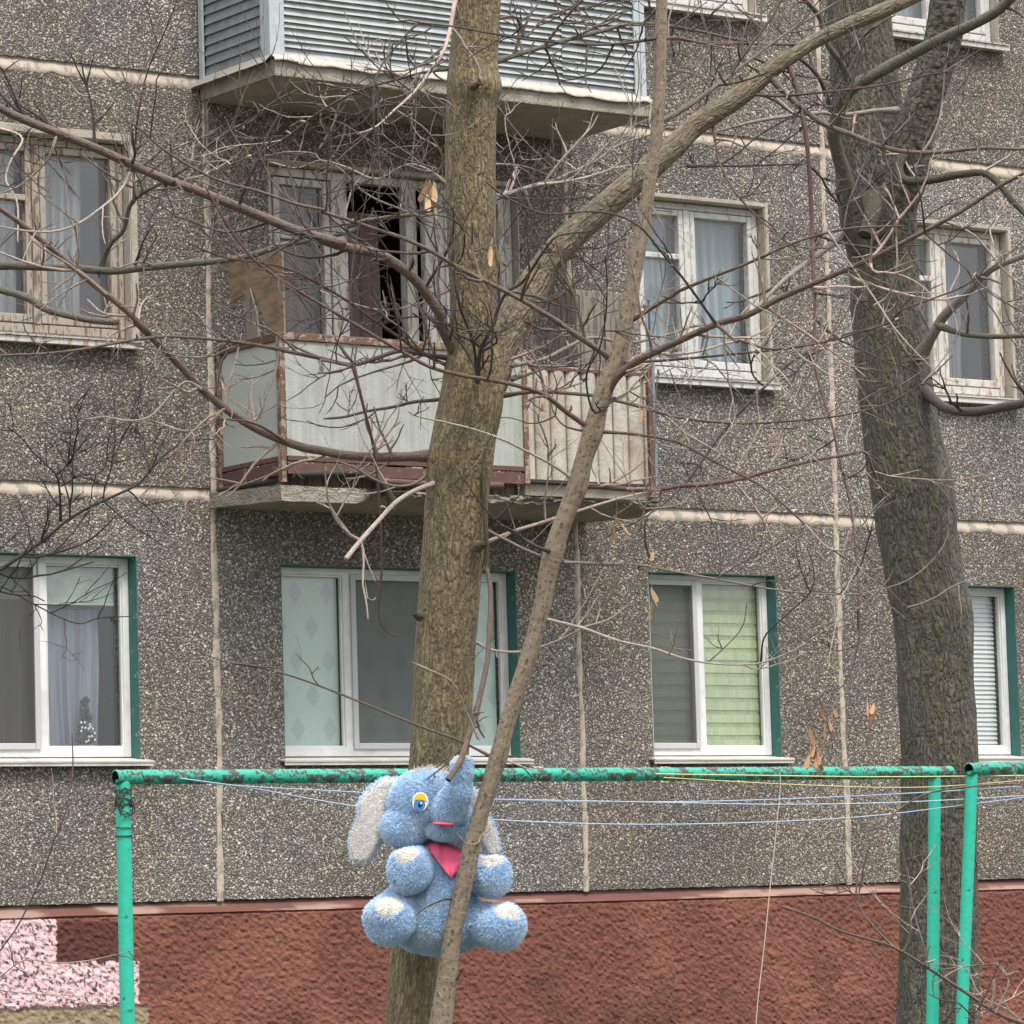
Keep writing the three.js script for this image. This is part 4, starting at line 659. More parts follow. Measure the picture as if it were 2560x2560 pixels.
s('S18', 6, 3, ['S', -0.06], 'P 1140,2250 1118,2247 1095,2255 1062,2270 1037,2292', B.dark, { dens: 0, wave: 0 });
s('S19', 5, 2.5, ['S', -0.06], 'P 1224,2072 1202,2090 1195,2108 1168,2109 1140,2081', B.pale, { dens: 0, wave: 0 });
s('S20', 5, 2.5, ['S', -0.06], 'P 1134,2458 1148,2439 1161,2419', B.dark, { dens: 0 });
s('S21', 6, 3, ['S', 0.1], 'P 1262,1885 1278,1893 1305,1886', B.dark, { dens: 0 });
s('S22', 6, 3, ['S', -0.15], 'P 1195,1845 1170,1790 1130,1705 1075,1675 1030,1655', B.pale, { dens: 3 });
s('S23', 7, 3, ['S', -0.4], 'E 1580,420 1480,500 1430,350 1440,260 1500,150 B 1530,1720 1540,1500 1530,1370', B.dark, { dens: 6 });
s('S24', 6, 3, ['S', 0.2], 'E 1560,440 1700,360 1830,290 1930,240', B.grey, { dens: 7 });
s('S25', 5, 3, ['S', 0.2], 'E 1430,600 1300,560 1240,450 1300,300', B.dark, { dens: 6 });
s('S26', 11, 5, ['S', -0.5], 'B 1670,1720 1800,1640 1930,1560 C 60,1570 200,1510 480,1400 720,1295 980,1228 1290,1212', B.brown, { dens: 4 });
s('S27', 6, 3, ['S15', -0.2], 'F 1080,60 1230,0 C 1250,1680 1450,1600 1600,1540 1780,1420 1930,1290 2050,1180', B.red, { dens: 4 });
s('S28', 6, 3, ['S26', -0.2], 'C 880,1240 980,1390 1060,1500 1150,1630 F 1220,20 1340,160 1480,300', B.pale, { dens: 3 });
s('S29', 6, 3, ['S2', -0.2], 'C 1130,1640 1200,1590 1248,1430 1245,1250 1230,1050 1215,900', B.pale, { dens: 5 });
s('S30', 5, 3, ['S2', -0.2], 'C 1400,1250 1380,1080 1340,900 1300,780', B.dark, { dens: 5 });
s('S31', 5, 3, ['S2', -0.3], 'C 1400,1250 1500,1340 1620,1440 1760,1580 1930,1680', B.dark, { dens: 5 });
s('S32', 5, 2.5, ['S5', -0.2], 'F 760,1100 900,1230 1050,1190 1040,1000 1030,960 930,1045 790,1000', B.pale, { dens: 3 });
for (const [x, y, n, z] of [[1365, 1000, 2, 1], [1600, 1010, 2, 1]]) keys(sap, x, y, DS - 0.2, n, z, 60);

// big dark forked tree on the right, beyond the drying frame
const oak = thing('forked_tree', 'large dark grey-olive forked tree with ridged bark on the right', 'tree');
const DR = 20.9;
trunk(oak, 'R', [[2640, 2240, 2448], [2560, 2242, 2447], [2300, 2248, 2446], [2100, 2250, 2443], [1900, 2252, 2445], [1700, 2244, 2435], [1545, 2235, 2431], [1400, 2205, 2402], [1219, 2177, 2382], [1000, 2146, 2335], [800, 2130, 2312], [652, 2122, 2293], [540, 2100, 2291], [466, 2092, 2288], [380, 2085, 2276], [300, 2080, 2262], [233, 2078, 2252], [93, 2070, 2232], [0, 2065, 2224], [-200, 2050, 2200], [-600, 2000, 2120]], DR, DR + 0.3, B.right, { n: 260, seg: 64, knots: [[2265, 1385, 0.16], [2381, 1240, 0.2], [2200, 520, 0.12], [2280, 400, 0.2]] });
{ const p = at(2344, 2640, DR); ground(oak, B.right, p, 208 / 2 / LENS * DR); }
trunk(oak, 'R2', [[700, 2190, 2230], [560, 2180, 2276], [430, 2212, 2322], [330, 2240, 2338], [233, 2270, 2363], [93, 2312, 2405], [0, 2326, 2415], [-250, 2370, 2440]], DR + 0.05, DR - 0.2, B.right, { n: 90, seg: 40 }).name = 'limb';
const o_ = (id, w0, w1, d, t, m, o) => branch(oak, id, w0, w1, d, t, m, { wave: 0.05, thick: 1.7, size: 1.5, ...o });
o_('R3', 40, 24, [DR - 0.12, 19.8], 'C 1040,1330 985,1180 985,1000 940,850 910,700 940,600 1000,480 1150,390 1350,280 1550,180 1700,110 1800,50 1880,-30 1950,-120', B.moss, { dens: 1.5, twig: B.dark });
o_('R4', 18, 12, ['R3', -0.3], 'C 1010,470 950,340 880,240 840,100 760,0 700,-60', B.moss, { dens: 2 });
o_('R5', 15, 8, ['R3', -0.2], 'C 905,610 860,480 820,400 720,310 650,280', B.dark, { dens: 3 });
o_('R6', 44, 34, [DR - 0.2, DR - 0.42], 'C 1110,1060 1118,1130 1100,1200 1078,1262', B.olive, { dens: 0, blunt: 1, label: 'pale pruned stub drooping from the trunk' });
o_('R7', 26, 13, [DR - 0.1, 20.2], 'C 1330,800 1275,850 1258,910 1290,965 1400,970 1600,935 1720,930 1800,990 1870,1080 1930,1140 2000,1230', B.olive, { dens: 2 });
o_('R8', 30, 12, [DR - 0.05, 20.0], 'C 1380,1900 1440,1800 1500,1700 1600,1600 1750,1450 1930,1370 2050,1300', B.grey, { dens: 2.5 });
o_('R9', 16, 12, ['R8', -0.3], 'C 1480,1750 1600,1790 1750,1805 1930,1800 2050,1790', B.moss, { dens: 2 });
o_('R10', 20, 8, [DR - 0.1, 20.3], 'C 1010,1230 850,1350 650,1500 500,1650 430,1720', B.grey, { dens: 2 });
o_('R11', 24, 22, [DR, 20.1], 'F 1400,380 1450,430 1520,475 1600,492 1700,490 1800,470 1930,445 2060,400', B.dark, { dens: 1.5 });
o_('R12', 14, 8, [DR - 0.2, 20.5], 'C 1250,590 1130,595 980,615 850,605 700,620 500,650 300,700', B.grey, { dens: 2.5 });
o_('R13', 14, 10, [DR + 0.1, DR - 0.1], 'C 1290,900 1300,830 1330,750 1340,690', B.olive, { dens: 0, blunt: 1 });

// a tree just left of the picture reaches in with these
const lt = thing('mossy_tree', 'tree at left edge sending thick mossy branches into view before left windows', 'tree');
const DL = 13.5;
trunk(lt, 'L', [[2700, -360, -240], [1800, -372, -256], [1200, -366, -258], [700, -372, -268], [200, -380, -282], [-300, -386, -300]], DL, DL, B.right, { n: 90, seg: 32 });
{ const p = at(-300, 2700, DL); ground(lt, B.right, p, 60 / LENS * DL); }
const l_ = (id, w0, w1, d, t, m, o) => branch(lt, id, w0, w1, d, t, m, { wave: 0.08, ...o });
l_('L1', 27, 10, ['L', -0.6], 'P -300,700 -150,676 A 0,1425 200,1430 400,1440 600,1455 750,1440 950,1420 1170,1400 1350,1370 1500,1320 1700,1280 1930,1220 B 200,1200 350,1170 500,1150 650,1110', B.moss, { dens: 4 });
l_('L2', 24, 17, ['L', -0.4], 'P -300,780 -150,690 A 0,1555 150,1600 250,1660 400,1700 500,1720 630,1730', B.moss, { dens: 2, blunt: 1, label: 'lichen-covered branch end' });
l_('L3', 14, 5, ['L1', -0.3], 'A 540,1450 560,1380 600,1300 660,1240 700,1100 760,1040 850,990 1000,900 1100,800 1250,690 1350,650 1450,560 1600,480', B.moss, { dens: 9 });
l_('L4', 15, 4, ['L', 0.3], 'P -300,1620 -100,1480 D 0,1340 120,1260 250,1170 340,1090 450,1020 600,950 740,880 830,780 900,710 1000,650 1150,640', B.black, { dens: 7, size: 1.3 });
l_('L4a', 7, 3, ['L4', -0.2], 'D 325,1075 320,920 300,830 230,760 170,700 120,640 40,570', B.black, { dens: 11, size: 1.2 });
l_('L4b', 5, 3, ['L4a', -0.1], 'D 300,830 380,760 400,660 420,560 370,440', B.black, { dens: 9 });
l_('L4c', 5, 3, ['L4', 0.2], 'D 810,800 760,700 690,580 650,480', B.black, { dens: 10 });
l_('L4d', 4, 3, ['L4', 0.2], 'D 330,890 440,830 540,820 600,700 760,560', B.black, { dens: 9 });
l_('L5', 6, 2.5, ['L', 0.1], 'P -300,1520 -100,1470 D 0,1430 100,1480 230,1550 330,1600 430,1630 530,1600 720,1590', B.black, { dens: 9 });
l_('L6', 9, 4, ['L', -0.5], 'P -310,330 -100,310 A 0,690 120,740 60,860 30,960 90,1080 95,1300', B.pale, { dens: 10 });
l_('L7', 7, 3, ['L1', -0.3], 'A 720,1440 760,1320 800,1240 840,1190', B.dark, { dens: 6 });
l_('L8', 8, 3, ['L3', -0.2], 'A 720,1080 720,860 750,560 800,360 880,180 950,0', B.red, { dens: 8 });
l_('L9', 6, 3, ['L3', -0.2], 'A 740,1050 620,640 520,520 430,510 360,420', B.pale, { dens: 8 });
// bare saplings and shrubs low down
const sh = thing('bare_shrub', 'thin leafless brown shrub in front of the green posts, bottom right', 'shrub');
const h_ = (id, w0, w1, d, t, m, o) => branch(sh, id, w0, w1, d, t, m, { wave: 0.1, ...o });
h_('H0', 14, 10, [13.2, 13.0], 'P 2760,3900 2700,2900 H 2100,2060 1930,1930', B.brown, { dens: 0 });
h_('H1', 10, 5, ['H0', -0.3], 'H 1930,1930 1800,1880 1600,1750 1430,1640 1230,1520 940,1430 800,1360 615,1295', B.brown, { dens: 3 });
h_('H2', 5, 3, ['H1', 0.2], 'H 1430,1640 1390,1500 1340,1320 1290,1050 1270,950', B.brown, { dens: 3 });
h_('H3', 6, 3, ['H1', -0.2], 'H 1230,1520 1100,1380 1010,1240 940,1090 880,980', B.grey, { dens: 2 });
h_('H4', 4, 2.5, ['H2', -0.2], 'H 1340,1315 1150,1280 1030,1240 930,1180', B.red, { dens: 2 });
h_('H5', 5, 3, ['H4', 0.1], 'H 1030,1240 1050,1100 1140,1020 1175,900', B.brown, { dens: 2 });
h_('H6', 7, 4, ['H0', -0.2], 'H 2100,2060 2150,1300 2120,700 1930,650 1750,650 1550,670 1400,700 1250,790 1165,880 1100,870', B.brown, { dens: 2 });
h_('H7', 5, 3, ['H1', -0.2], 'H 1700,1810 1680,1900 1580,1820 1480,1800 1420,1770', B.dark, { dens: 6 });
h_('H8', 6, 3, ['H1', 0.2], 'H 1780,1870 1850,1700 1800,1620 1700,1615 1480,1640', B.grey, { dens: 6 });
h_('H9', 6, 3, ['H0', 0.3], 'H 2000,1990 1850,1860 1700,1780 1600,1600 1480,1560', B.grey, { dens: 5 });
const cs = thing('bare_sapling', 'single thin bare shoot rising before the pink painted wall patch', 'sapling');
branch(cs, 'Q1', 7, 3.5, [14, 13.8], 'P -170,3600 -120,2800 G -80,1700 0,1540 80,1430 150,1300 220,1150 290,950 350,800 390,560 386,370', B.brown, { dens: 0.8 });
branch(cs, 'Q2', 4, 2, ['Q1', -0.1], 'G -70,1720 0,1680 130,1590 300,1605 450,1595 640,1555 760,1520', B.pale, { dens: 2 });
branch(cs, 'Q3', 4, 2, ['Q1', 0.1], 'G -70,1720 0,1750 200,1770 400,1780', B.pale, { dens: 2 });
// ---------------------------------------------------------------- laundry drying frames and lines
const teal = (k, amt, g = 1) => tex(256, 512, (u, v) => {
  const a = fbm(u * 10, v * 30, [10, 30], 5, k), bb = fbm(u * 40, v * 110, [40, 110], 3, k + 7), on = smooth(amt - 0.05, amt + 0.05, a * 0.65 + bb * 0.35), s = 0.85 + 0.3 * bb;
  return [mix(0.055, 0.02 * g, on) * s, mix(0.055, 0.42 * g, on) * s, mix(0.045, 0.29 * g, on) * s];
}, true);
const tealPost = std([1, 1, 1], 0.5, { map: rep(teal(701, 0.22, 0.95), 1, 0.7) }), tealBar = std([1, 1, 1], 0.65, { map: rep(teal(711, 0.49, 0.75), 2, 1.2), bumpMap: rep(grainBump, 3), bumpScale: 0.002 });
function pipe(name, a, c, r, mat, parent) { const g = [tube(Array.from({ length: 25 }, (_, i) => a.clone().lerp(c, i / 24)), Array(25).fill(r), 20, { open: 1 })]; const d = c.clone().sub(a).normalize(), e = a.clone().addScaledVector(d, 0.12);
  const m = mesh(name, g, mat, parent); const inn = tube([a.clone(), e], [r * 0.88, r * 0.88], 20, { open: 1 }), ring = tube([a.clone(), a.clone().addScaledVector(d, -0.001)], [r, r * 0.88], 20, { open: 1 }); const i = mesh('pipe_bore', merge([inn]), new THREE.MeshStandardMaterial({ color: 0x15120f, roughness: 0.95, side: THREE.DoubleSide }), m); mesh('pipe_rim', ring, mat, m); mesh('end_plug', new THREE.CircleGeometry(r * 0.99, 20).lookAt(d.clone().negate()).translate(e.x, e.y, e.z), M.dark, i.parent); return m; }
M.dark.side = THREE.DoubleSide;
const DF0 = 16.7, DF1 = 19.62, fd = x => mix(DF0, DF1, (x - 290) / (2375 - 290));
const rBar = 0.031, foot = (x, y, x2, d) => { const a = at(x, y, d), r = V(1, 0, 0).applyQuaternion(qc).setY(0).normalize(), iq = qc.clone().invert(); let s = 0; for (let i = 0; i < 12; i++) { let p = a.clone().addScaledVector(r, s * 0.5); p.y = (a.y - 0.1) / 2; p.sub(camera.position).applyQuaternion(iq); const X = 1280 + p.x / -p.z * LENS, Y = 1280 - p.y / -p.z * LENS, want = x + (x2 - x) * (Y - y) / (2560 - y); s += (want - X) / LENS * d * 2; } const c = a.clone().addScaledVector(r, s); c.y = -0.1; return c; }; // where a leaning post meets the soil
{
  const f = thing('drying_frame', 'long green pipe laundry frame with peeling crossbar, behind the plush elephant', 'laundry frame');
  pipe('crossbar', at(288, 1943, fd(288)), at(2376, 1931, fd(2376)), rBar, tealBar, f);
  const t0 = at(307, 1950, fd(307)); const t1 = at(2337, 1938, fd(2337));
  mesh('post', tube([t0, V(t0.x + 0.0, t0.y * 0.5, t0.z), V(t0.x - 0.01, -0.1, t0.z)], [rBar, rBar, rBar], 20, { uv: 1 }), tealPost, f);
  mesh('post', tube([t1, t1.clone().lerp(foot(2337, 1938, 2331, fd(2337)), 0.5), foot(2337, 1938, 2331, fd(2337))], [rBar * 0.98, rBar * 0.98, rBar * 0.98], 20), tealPost, f);
  // wire wound round the joint
  const wire = std([0.05, 0.04, 0.035], 0.8), axis = t0.clone(), coil = [];
  for (const [h, n, k] of [[-0.05, 3, 0.05], [-0.11, 4, 0.07], [-0.20, 1, 0.01], [-0.235, 1.5, 0.006]]) { const p = []; for (let i = 0; i <= n * 14; i++) { const a = i / 14 * 6.283; p.push(V(axis.x + Math.cos(a) * (rBar + 0.004), axis.y + h + k * (rnd() - 0.5) * 0.5 + k * i / (n * 14) * 0.4, axis.z + Math.sin(a) * (rBar + 0.004))); } coil.push(tube(p, p.map(() => 0.0022), 5)); }
  for (let q = 0; q < 6; q++) { const p = []; for (let i = 0; i <= 10; i++) { const a = i / 10 * 5; p.push(axis.clone().add(V(0, -0.1 + rr(-0.02, 0.02) + 0.03 * Math.sin(a + q), 0)).add(V(Math.cos(a * 1.2 + q) * 0.04 - 0.01, Math.sin(a + q) * 0.02, 0.03 + 0.012 * Math.sin(a * 2)))); } coil.push(tube(new THREE.CatmullRomCurve3(p).getPoints(24), Array(25).fill(0.002), 5)); }
  const tail = [[300, 1990], [330, 1972], [368, 1958], [385, 1962], [393, 1990]].map(p => at(p[0], p[1], fd(330) - 0.06)); coil.push(tube(new THREE.CatmullRomCurve3(tail).getPoints(16), Array(17).fill(0.0018), 5));
  for (const x of [365, 372]) { const p = []; for (let i = 0; i <= 16; i++) { const c = at(x + i * 0.15, 1942.5, fd(x)), a = i / 16 * 6.283; p.push(c.add(V(0, Math.cos(a) * 0.034, Math.sin(a) * 0.034))); } coil.push(tube(p, p.map(() => 0.002), 5)); }
  mesh('wire_binding', coil, wire, f);
  const g = thing('drying_frame', 'second green pipe laundry frame entering from the right edge', 'laundry frame');
  pipe('crossbar', at(2422, 1923, 19.35), at(3100, 1905, 20.9), rBar, tealBar, g);
  const t2 = at(2430, 1930, 19.38); mesh('post', tube([t2, t2.clone().lerp(foot(2430, 1930, 2404, 19.38), 0.5), foot(2430, 1930, 2404, 19.38)], [rBar * 0.95, rBar * 0.95, rBar * 0.95], 20), tealPost, g);
}
function line(pts, r, mat, label, name = 'clothes_line') { const q = pts.map(p => at(...p)); const n = 60; return solo(name, tube(new THREE.CatmullRomCurve3(q, false, 'centripetal').getPoints(n), Array(n + 1).fill(r), 6), mat, label, name === 'clothes_line' ? 'rope' : 'string', name === 'clothes_line' ? 'laundry lines' : undefined); }
const blue = std([0.33, 0.43, 0.56], 0.7), yel = std([0.52, 0.46, 0.20], 0.75), tan = std([0.50, 0.43, 0.35], 0.8), D = x => mix(16.86, 19.3, (x - 450) / 1885);
line([[440, 1928, D(440)], [456, 1944, D(456)], [899, 1981, D(899)], [1300, 2001, D(1300)], [1660, 2005, D(1660)], [2000, 1996, D(2000)], [2312, 1981, D(2312)], [2640, 1960, D(2640)]], 0.0027, blue, 'uppermost pale blue clothes line below the green crossbar');
line([[452, 1946, D(452) - 0.01], [620, 1969, D(620)], [899, 2017, D(899)], [1250, 2050, D(1250)], [1660, 2061, D(1660)], [2126, 2044, D(2126)], [2359, 2019, D(2359)], [2640, 1983, D(2640)]], 0.0027, blue, 'lowest sagging pale blue clothes line passing behind the plush elephant');
line([[1230, 1998, D(1230) - 0.02], [1660, 2006, D(1660) - 0.02], [1940, 2011, D(1940) - 0.02], [2240, 2006, D(2240) - 0.02], [2640, 1985, D(2640) - 0.03]], 0.0027, blue, 'middle pale blue clothes line, right of the young tree');
line([[1640, 1935, D(1640) - 0.03], [1860, 1938, D(1860) - 0.03], [2200, 1942, D(2200) - 0.03], [2640, 1938, D(2640) - 0.03]], 0.003, yel, 'upper yellow cord stretched along the green crossbar', 'yellow_cord');
line([[1660, 1944, D(1660) - 0.05], [2000, 1962, D(2000) - 0.03], [2300, 1968, D(2300) - 0.03], [2640, 1944, D(2640) - 0.05]], 0.0022, yel, 'thin lower yellow cord sagging below the crossbar', 'yellow_cord');
for (const [x, l] of [[1664, 'yellow cord tied round crossbar under the right ground-floor window, left knot'], [1857, 'yellow cord tied round crossbar beside the right ground-floor sill'], [1345, 'pale cord tied round crossbar just right of the young tree']]) { const p = []; const c0 = at(x, 1937, fd(x)); for (let i = 0; i <= 40; i++) { const a = i / 20 * 6.283; p.push(c0.clone().add(V((i / 40 - 0.5) * 0.05, Math.cos(a) * 0.0355, Math.sin(a) * 0.0355))); } p.push(c0.clone().add(V(0.05, -0.05, 0.03)), c0.clone().add(V(0.06, -0.10, 0.03))); solo('cord_knot', tube(p, p.map(() => 0.003), 5), x === 1345 ? tan : yel, l, 'cord'); }
line([[1948, 1930, D(1948) - 0.05], [1951, 1950, D(1951) - 0.05], [1940, 2080, D(1940) - 0.05], [1925, 2220, D(1925) - 0.05], [1911, 2360, D(1911) - 0.05], [1893, 2520, D(1893) - 0.05], [1885, 2640, D(1885) - 0.05]], 0.0024, tan, 'long loose tan string dangling from the crossbar before the red plinth', 'dangling_string');
line([[906, 1968, 16.9], [912, 1990, 16.9], [900, 2030, 16.9], [890, 2100, 16.9]], 0.0018, std([0.35, 0.55, 0.45], 0.8), 'thin green thread hanging left of the elephant ear', 'dangling_string');

// ---------------------------------------------------------------- plush elephant wedged between trunk and stem
const toy = thing('plush_elephant', 'pale blue plush elephant toy with raised trunk and pink scarf wedged in the tree', 'plush toy');
{
  const DE = 11.1, K = 0.3106 * DE / LENS;              // metres per unit of the enlarged view the shapes were read from
  const org = at(820 + 870 * 0.3106, 1820 + 1790 * 0.3106, DE); toy.position.copy(org); toy.quaternion.copy(qc);
  const L = (x, y, z = 0) => V((x - 870) * K, (1790 - y) * K, z);
  const smin = (a, c, k) => { const h = clamp(0.5 + 0.5 * (c - a) / k); return mix(c, a, h) - k * h * (1 - h); };
  const ell = (p, c, r) => { const x = (p.x - c.x) / r.x, y = (p.y - c.y) / r.y, z = (p.z - c.z) / r.z, q = Math.hypot(x, y, z); return (q - 1) * Math.min(r.x, r.y, r.z) * (q < 0.001 ? 1 : 1); };
  const cone = (p, a, c, ra, rc) => { const ab = V().subVectors(c, a), ap = V().subVectors(p, a), h = clamp(ap.dot(ab) / ab.lengthSq()); return ap.addScaledVector(ab, -h).length() - mix(ra, rc, h); };
  function mc(sdf, c, half, res = 52) {                 // mesh of the zero surface of sdf inside a cube
    const m = new MarchingCubes(res, new THREE.MeshBasicMaterial(), false, false, 60000); m.isolation = 0; const n = m.size, hs = m.halfsize, q = V();
    for (let k = 0; k < n; k++) for (let j = 0; j < n; j++) for (let i = 0; i < n; i++) { q.set((i - hs) / hs * half + c.x, (j - hs) / hs * half + c.y, (k - hs) / hs * half + c.z); m.field[i + j * n + k * n * n] = -sdf(q); }
    m.update();
    const g = new THREE.BufferGeometry(), P = m.positionArray.slice(0, m.count * 3);
    for (let i = 0; i < P.length; i += 3) { P[i] = P[i] * half + c.x; P[i + 1] = P[i + 1] * half + c.y; P[i + 2] = P[i + 2] * half + c.z; }
    const N = new Float32Array(P.length), e = half / res * 0.6, a = V();
    for (let i = 0; i < P.length; i += 3) { const f = (x, y, z) => sdf(a.set(P[i] + x, P[i + 1] + y, P[i + 2] + z)); const nx = f(e, 0, 0) - f(-e, 0, 0), ny = f(0, e, 0) - f(0, -e, 0), nz = f(0, 0, e) - f(0, 0, -e), l = Math.hypot(nx, ny, nz) || 1; N[i] = nx / l; N[i + 1] = ny / l; N[i + 2] = nz / l; }
    g.setAttribute('position', new THREE.BufferAttribute(P, 3)); g.setAttribute('normal', new THREE.BufferAttribute(N, 3)); g.setAttribute('uv', new THREE.BufferAttribute(new Float32Array(P.length / 3 * 2), 2));
    return boxUV(g);
  }
  function split(g, test) {                             // triangles of g inside and outside a region, as two geometries
    const p = g.attributes.position, A = [[], []]; for (let i = 0; i < p.count; i += 3) { const c = V((p.getX(i) + p.getX(i + 1) + p.getX(i + 2)) / 3, (p.getY(i) + p.getY(i + 1) + p.getY(i + 2)) / 3, (p.getZ(i) + p.getZ(i + 1) + p.getZ(i + 2)) / 3), n = V(g.attributes.normal.getX(i), g.attributes.normal.getY(i), g.attributes.normal.getZ(i)); A[test(c, n) ? 0 : 1].push(i, i + 1, i + 2); }
    return A.map(ix => { const o = new THREE.BufferGeometry(); for (const k of ['position', 'normal', 'uv']) { const s = g.attributes[k], n = s.itemSize, d = new Float32Array(ix.length * n); ix.forEach((v, i) => { for (let c = 0; c < n; c++) d[i * n + c] = s.array[v * n + c]; }); o.setAttribute(k, new THREE.BufferAttribute(d, n)); } return o; });
  }
  const plushMap = tex(256, 256, (u, v) => { const s = 0.72 + 0.5 * (fbm(u * 40, v * 40, 40, 3, 801) - 0.2); return [s, s, s]; }, true), plushB = tex(256, 256, (u, v) => fbm(u * 50, v * 50, 50, 3, 805));
  const plush = (c) => new THREE.MeshPhysicalMaterial({ color: new THREE.Color().setRGB(...c), roughness: 1, map: rep(plushMap, 9), bumpMap: rep(plushB, 9), bumpScale: 0.004, sheen: 0.5, sheenRoughness: 0.6, sheenColor: new THREE.Color(0.6, 0.7, 0.8) });
  const BLUE = [0.48, 0.655, 0.86], CREAM = [0.82, 0.79, 0.73], GREY = [0.90, 0.86, 0.82];
  const mBlue = plush(BLUE), mCream = plush(CREAM), mGrey = plush(GREY);
  // pile: short bent hairs in the cloth's own colour, clumped and dusted with grey
  const hair = (() => { const P = [], I = [], N = [], U = []; const ring = [[0, 0, 1], [0.25, 0.5, 0.8], [0.75, 1, 0.12]]; for (const [x, y, w] of ring) for (let j = 0; j < 3; j++) { const a = j * 2.094; P.push(x * 0.45 + Math.cos(a) * w * 0.1, y, Math.sin(a) * w * 0.1); N.push(Math.cos(a), 0.3, Math.sin(a)); U.push(0, 0); } for (let r = 0; r < 2; r++) for (let j = 0; j < 3; j++) { const a = r * 3 + j, c = r * 3 + (j + 1) % 3; I.push(a, a + 3, c, c, a + 3, c + 3); } const g = new THREE.BufferGeometry(); g.setAttribute('position', new THREE.Float32BufferAttribute(P, 3)); g.setAttribute('normal', new THREE.Float32BufferAttribute(N, 3)); g.setAttribute('uv', new THREE.Float32BufferAttribute(U, 2)); g.setIndex(I); return g; })();
  function fur(parent, geo, per, len, c0, o = {}) {
    const area = (() => { const p = geo.attributes.position, a = V(), bb = V(), c = V(); let s = 0; for (let i = 0; i < p.count; i += 3) { a.fromBufferAttribute(p, i); bb.fromBufferAttribute(p, i + 1).sub(a); c.fromBufferAttribute(p, i + 2).sub(a); s += bb.cross(c).length() / 2; } return s; })();
    const n = Math.round(area * per); if (n < 4) return;
    const S = new MeshSurfaceSampler(new THREE.Mesh(geo)); S.setRandomGenerator(rnd); S.build();
    const mat = std([1, 1, 1], 0.95), im = new THREE.InstancedMesh(hair, mat, n), p = V(), nn = V(), q = new THREE.Quaternion(), mm = new THREE.Matrix4(), sc = V(), col = new THREE.Color(), up = V(0, 1, 0), tw = new THREE.Quaternion();
    for (let i = 0; i < n; i++) {
      S.sample(p, nn);
      const cl = vn3(p.x * 70, p.y * 70, p.z * 70, 811), cl2 = vn3(p.x * 130 + 9, p.y * 130, p.z * 130, 817), d = nn.clone().add(V((cl - 0.5) * 1.1 + rr(-0.35, 0.35), -0.28 + (cl2 - 0.5) * 1.1 + rr(-0.3, 0.3), rr(-0.35, 0.35))).normalize(); if (d.dot(nn) < 0.25) d.addScaledVector(nn, 0.6).normalize();
      q.setFromUnitVectors(up, d).multiply(tw.setFromAxisAngle(up, rnd() * 6.28)); const l = len * rr(0.6, 1.25); sc.set(l, l, l); mm.compose(p, q, sc); im.setMatrixAt(i, mm);
      const dust = smooth(0.5, 0.75, vn3(p.x * 22, p.y * 22, p.z * 22, 823)) * (o.dust ?? 0.22), s = rr(0.9, 1.1) * (0.9 + 0.2 * cl2);
      col.setRGB(mix(c0[0], 0.70, dust) * s, mix(c0[1], 0.73, dust) * s, mix(c0[2], 0.76, dust) * s); im.setColorAt(i, col);
    }
    im.name = 'fur'; im.userData.kind = 'stuff'; im.castShadow = im.receiveShadow = true; parent.add(im);
  }
  const PER = 190000, FL = 0.0098, lump = (p) => 0.007 * (vn3(p.x * 24 + 5, p.y * 24, p.z * 24, 831) - 0.5) + 0.003 * (vn3(p.x * 60, p.y * 60 + 3, p.z * 60, 833) - 0.5);
  const part = (name, geo, mat, c, o = {}) => { const m = mesh(name, geo, mat, toy); fur(m, geo, o.per ?? PER, o.len ?? FL, c, o); return m; };
  // torso
  const tz = 0.005, T1 = L(880, 1440, tz), T2 = L(900, 1130, tz);
  const torso = (p) => { let d = ell(p, T1, V(330 * K, 340 * K, 0.112)); d = smin(d, ell(p, T2, V(235 * K, 260 * K, 0.088)), 0.05); d = smin(d, ell(p, L(760, 1590, 0.0), V(230 * K, 185 * K, 0.10)), 0.05); d = smin(d, ell(p, L(1030, 1610, 0), V(230 * K, 160 * K, 0.10)), 0.05); const seamX = (p.x - L(930, 0).x); return d + 0.004 + lump(p) + 0.004 * Math.exp(-seamX * seamX / 0.00006) * (p.z > 0 ? 1 : 0); };
  part('torso', mc(torso, L(880, 1370, 0), 0.185, 60), mBlue, BLUE, { dust: 0.3 });
  // limbs: a tapering leg that ends in a round padded foot, cream patch on the instep
  const limb = (name, a, c, ra, rf, patchDir, sq) => {
    const ax = c.clone().sub(a).normalize(), sv = V(1 / sq[0], 1 / sq[1], 1), q_ = V(), smax = (x, y, k) => -smin(-x, -y, k), e2 = c.clone().addScaledVector(ax, rf * 0.6);
    const f = (p) => { q_.copy(p).sub(c).multiply(sv).add(c); const body = smin(cone(q_, a, e2, ra, rf * 0.93), ell(p, c, V(rf * sq[0], rf * sq[1], rf)), 0.02); return smax(body, V().subVectors(p, c).dot(ax) - rf * 0.74, 0.04) + 0.0045 + lump(p); };
    const g = mc(f, a.clone().lerp(c, 0.6), Math.max(a.distanceTo(c) * 0.62 + rf * 1.15, 0.1), 48);
    const pd = patchDir.clone().normalize(), cut = (p) => { const v = p.clone().sub(c).normalize(); return v.dot(pd) > 0.80 + 0.05 * Math.sin(v.x * 5); };
    const [pg, body] = split(g, cut); const m = part(name, body, mBlue, BLUE, {}); const pm = mesh('foot_patch', pg, mCream, m); fur(pm, pg, PER, FL * 0.6, CREAM, { dust: 0 });
  };
  limb('arm', L(760, 1080, 0.03), L(655, 1115, 0.125), 150 * K, 172 * K, V(-0.05, 0.95, 0.38), [0.98, 1.02, 0.95]);
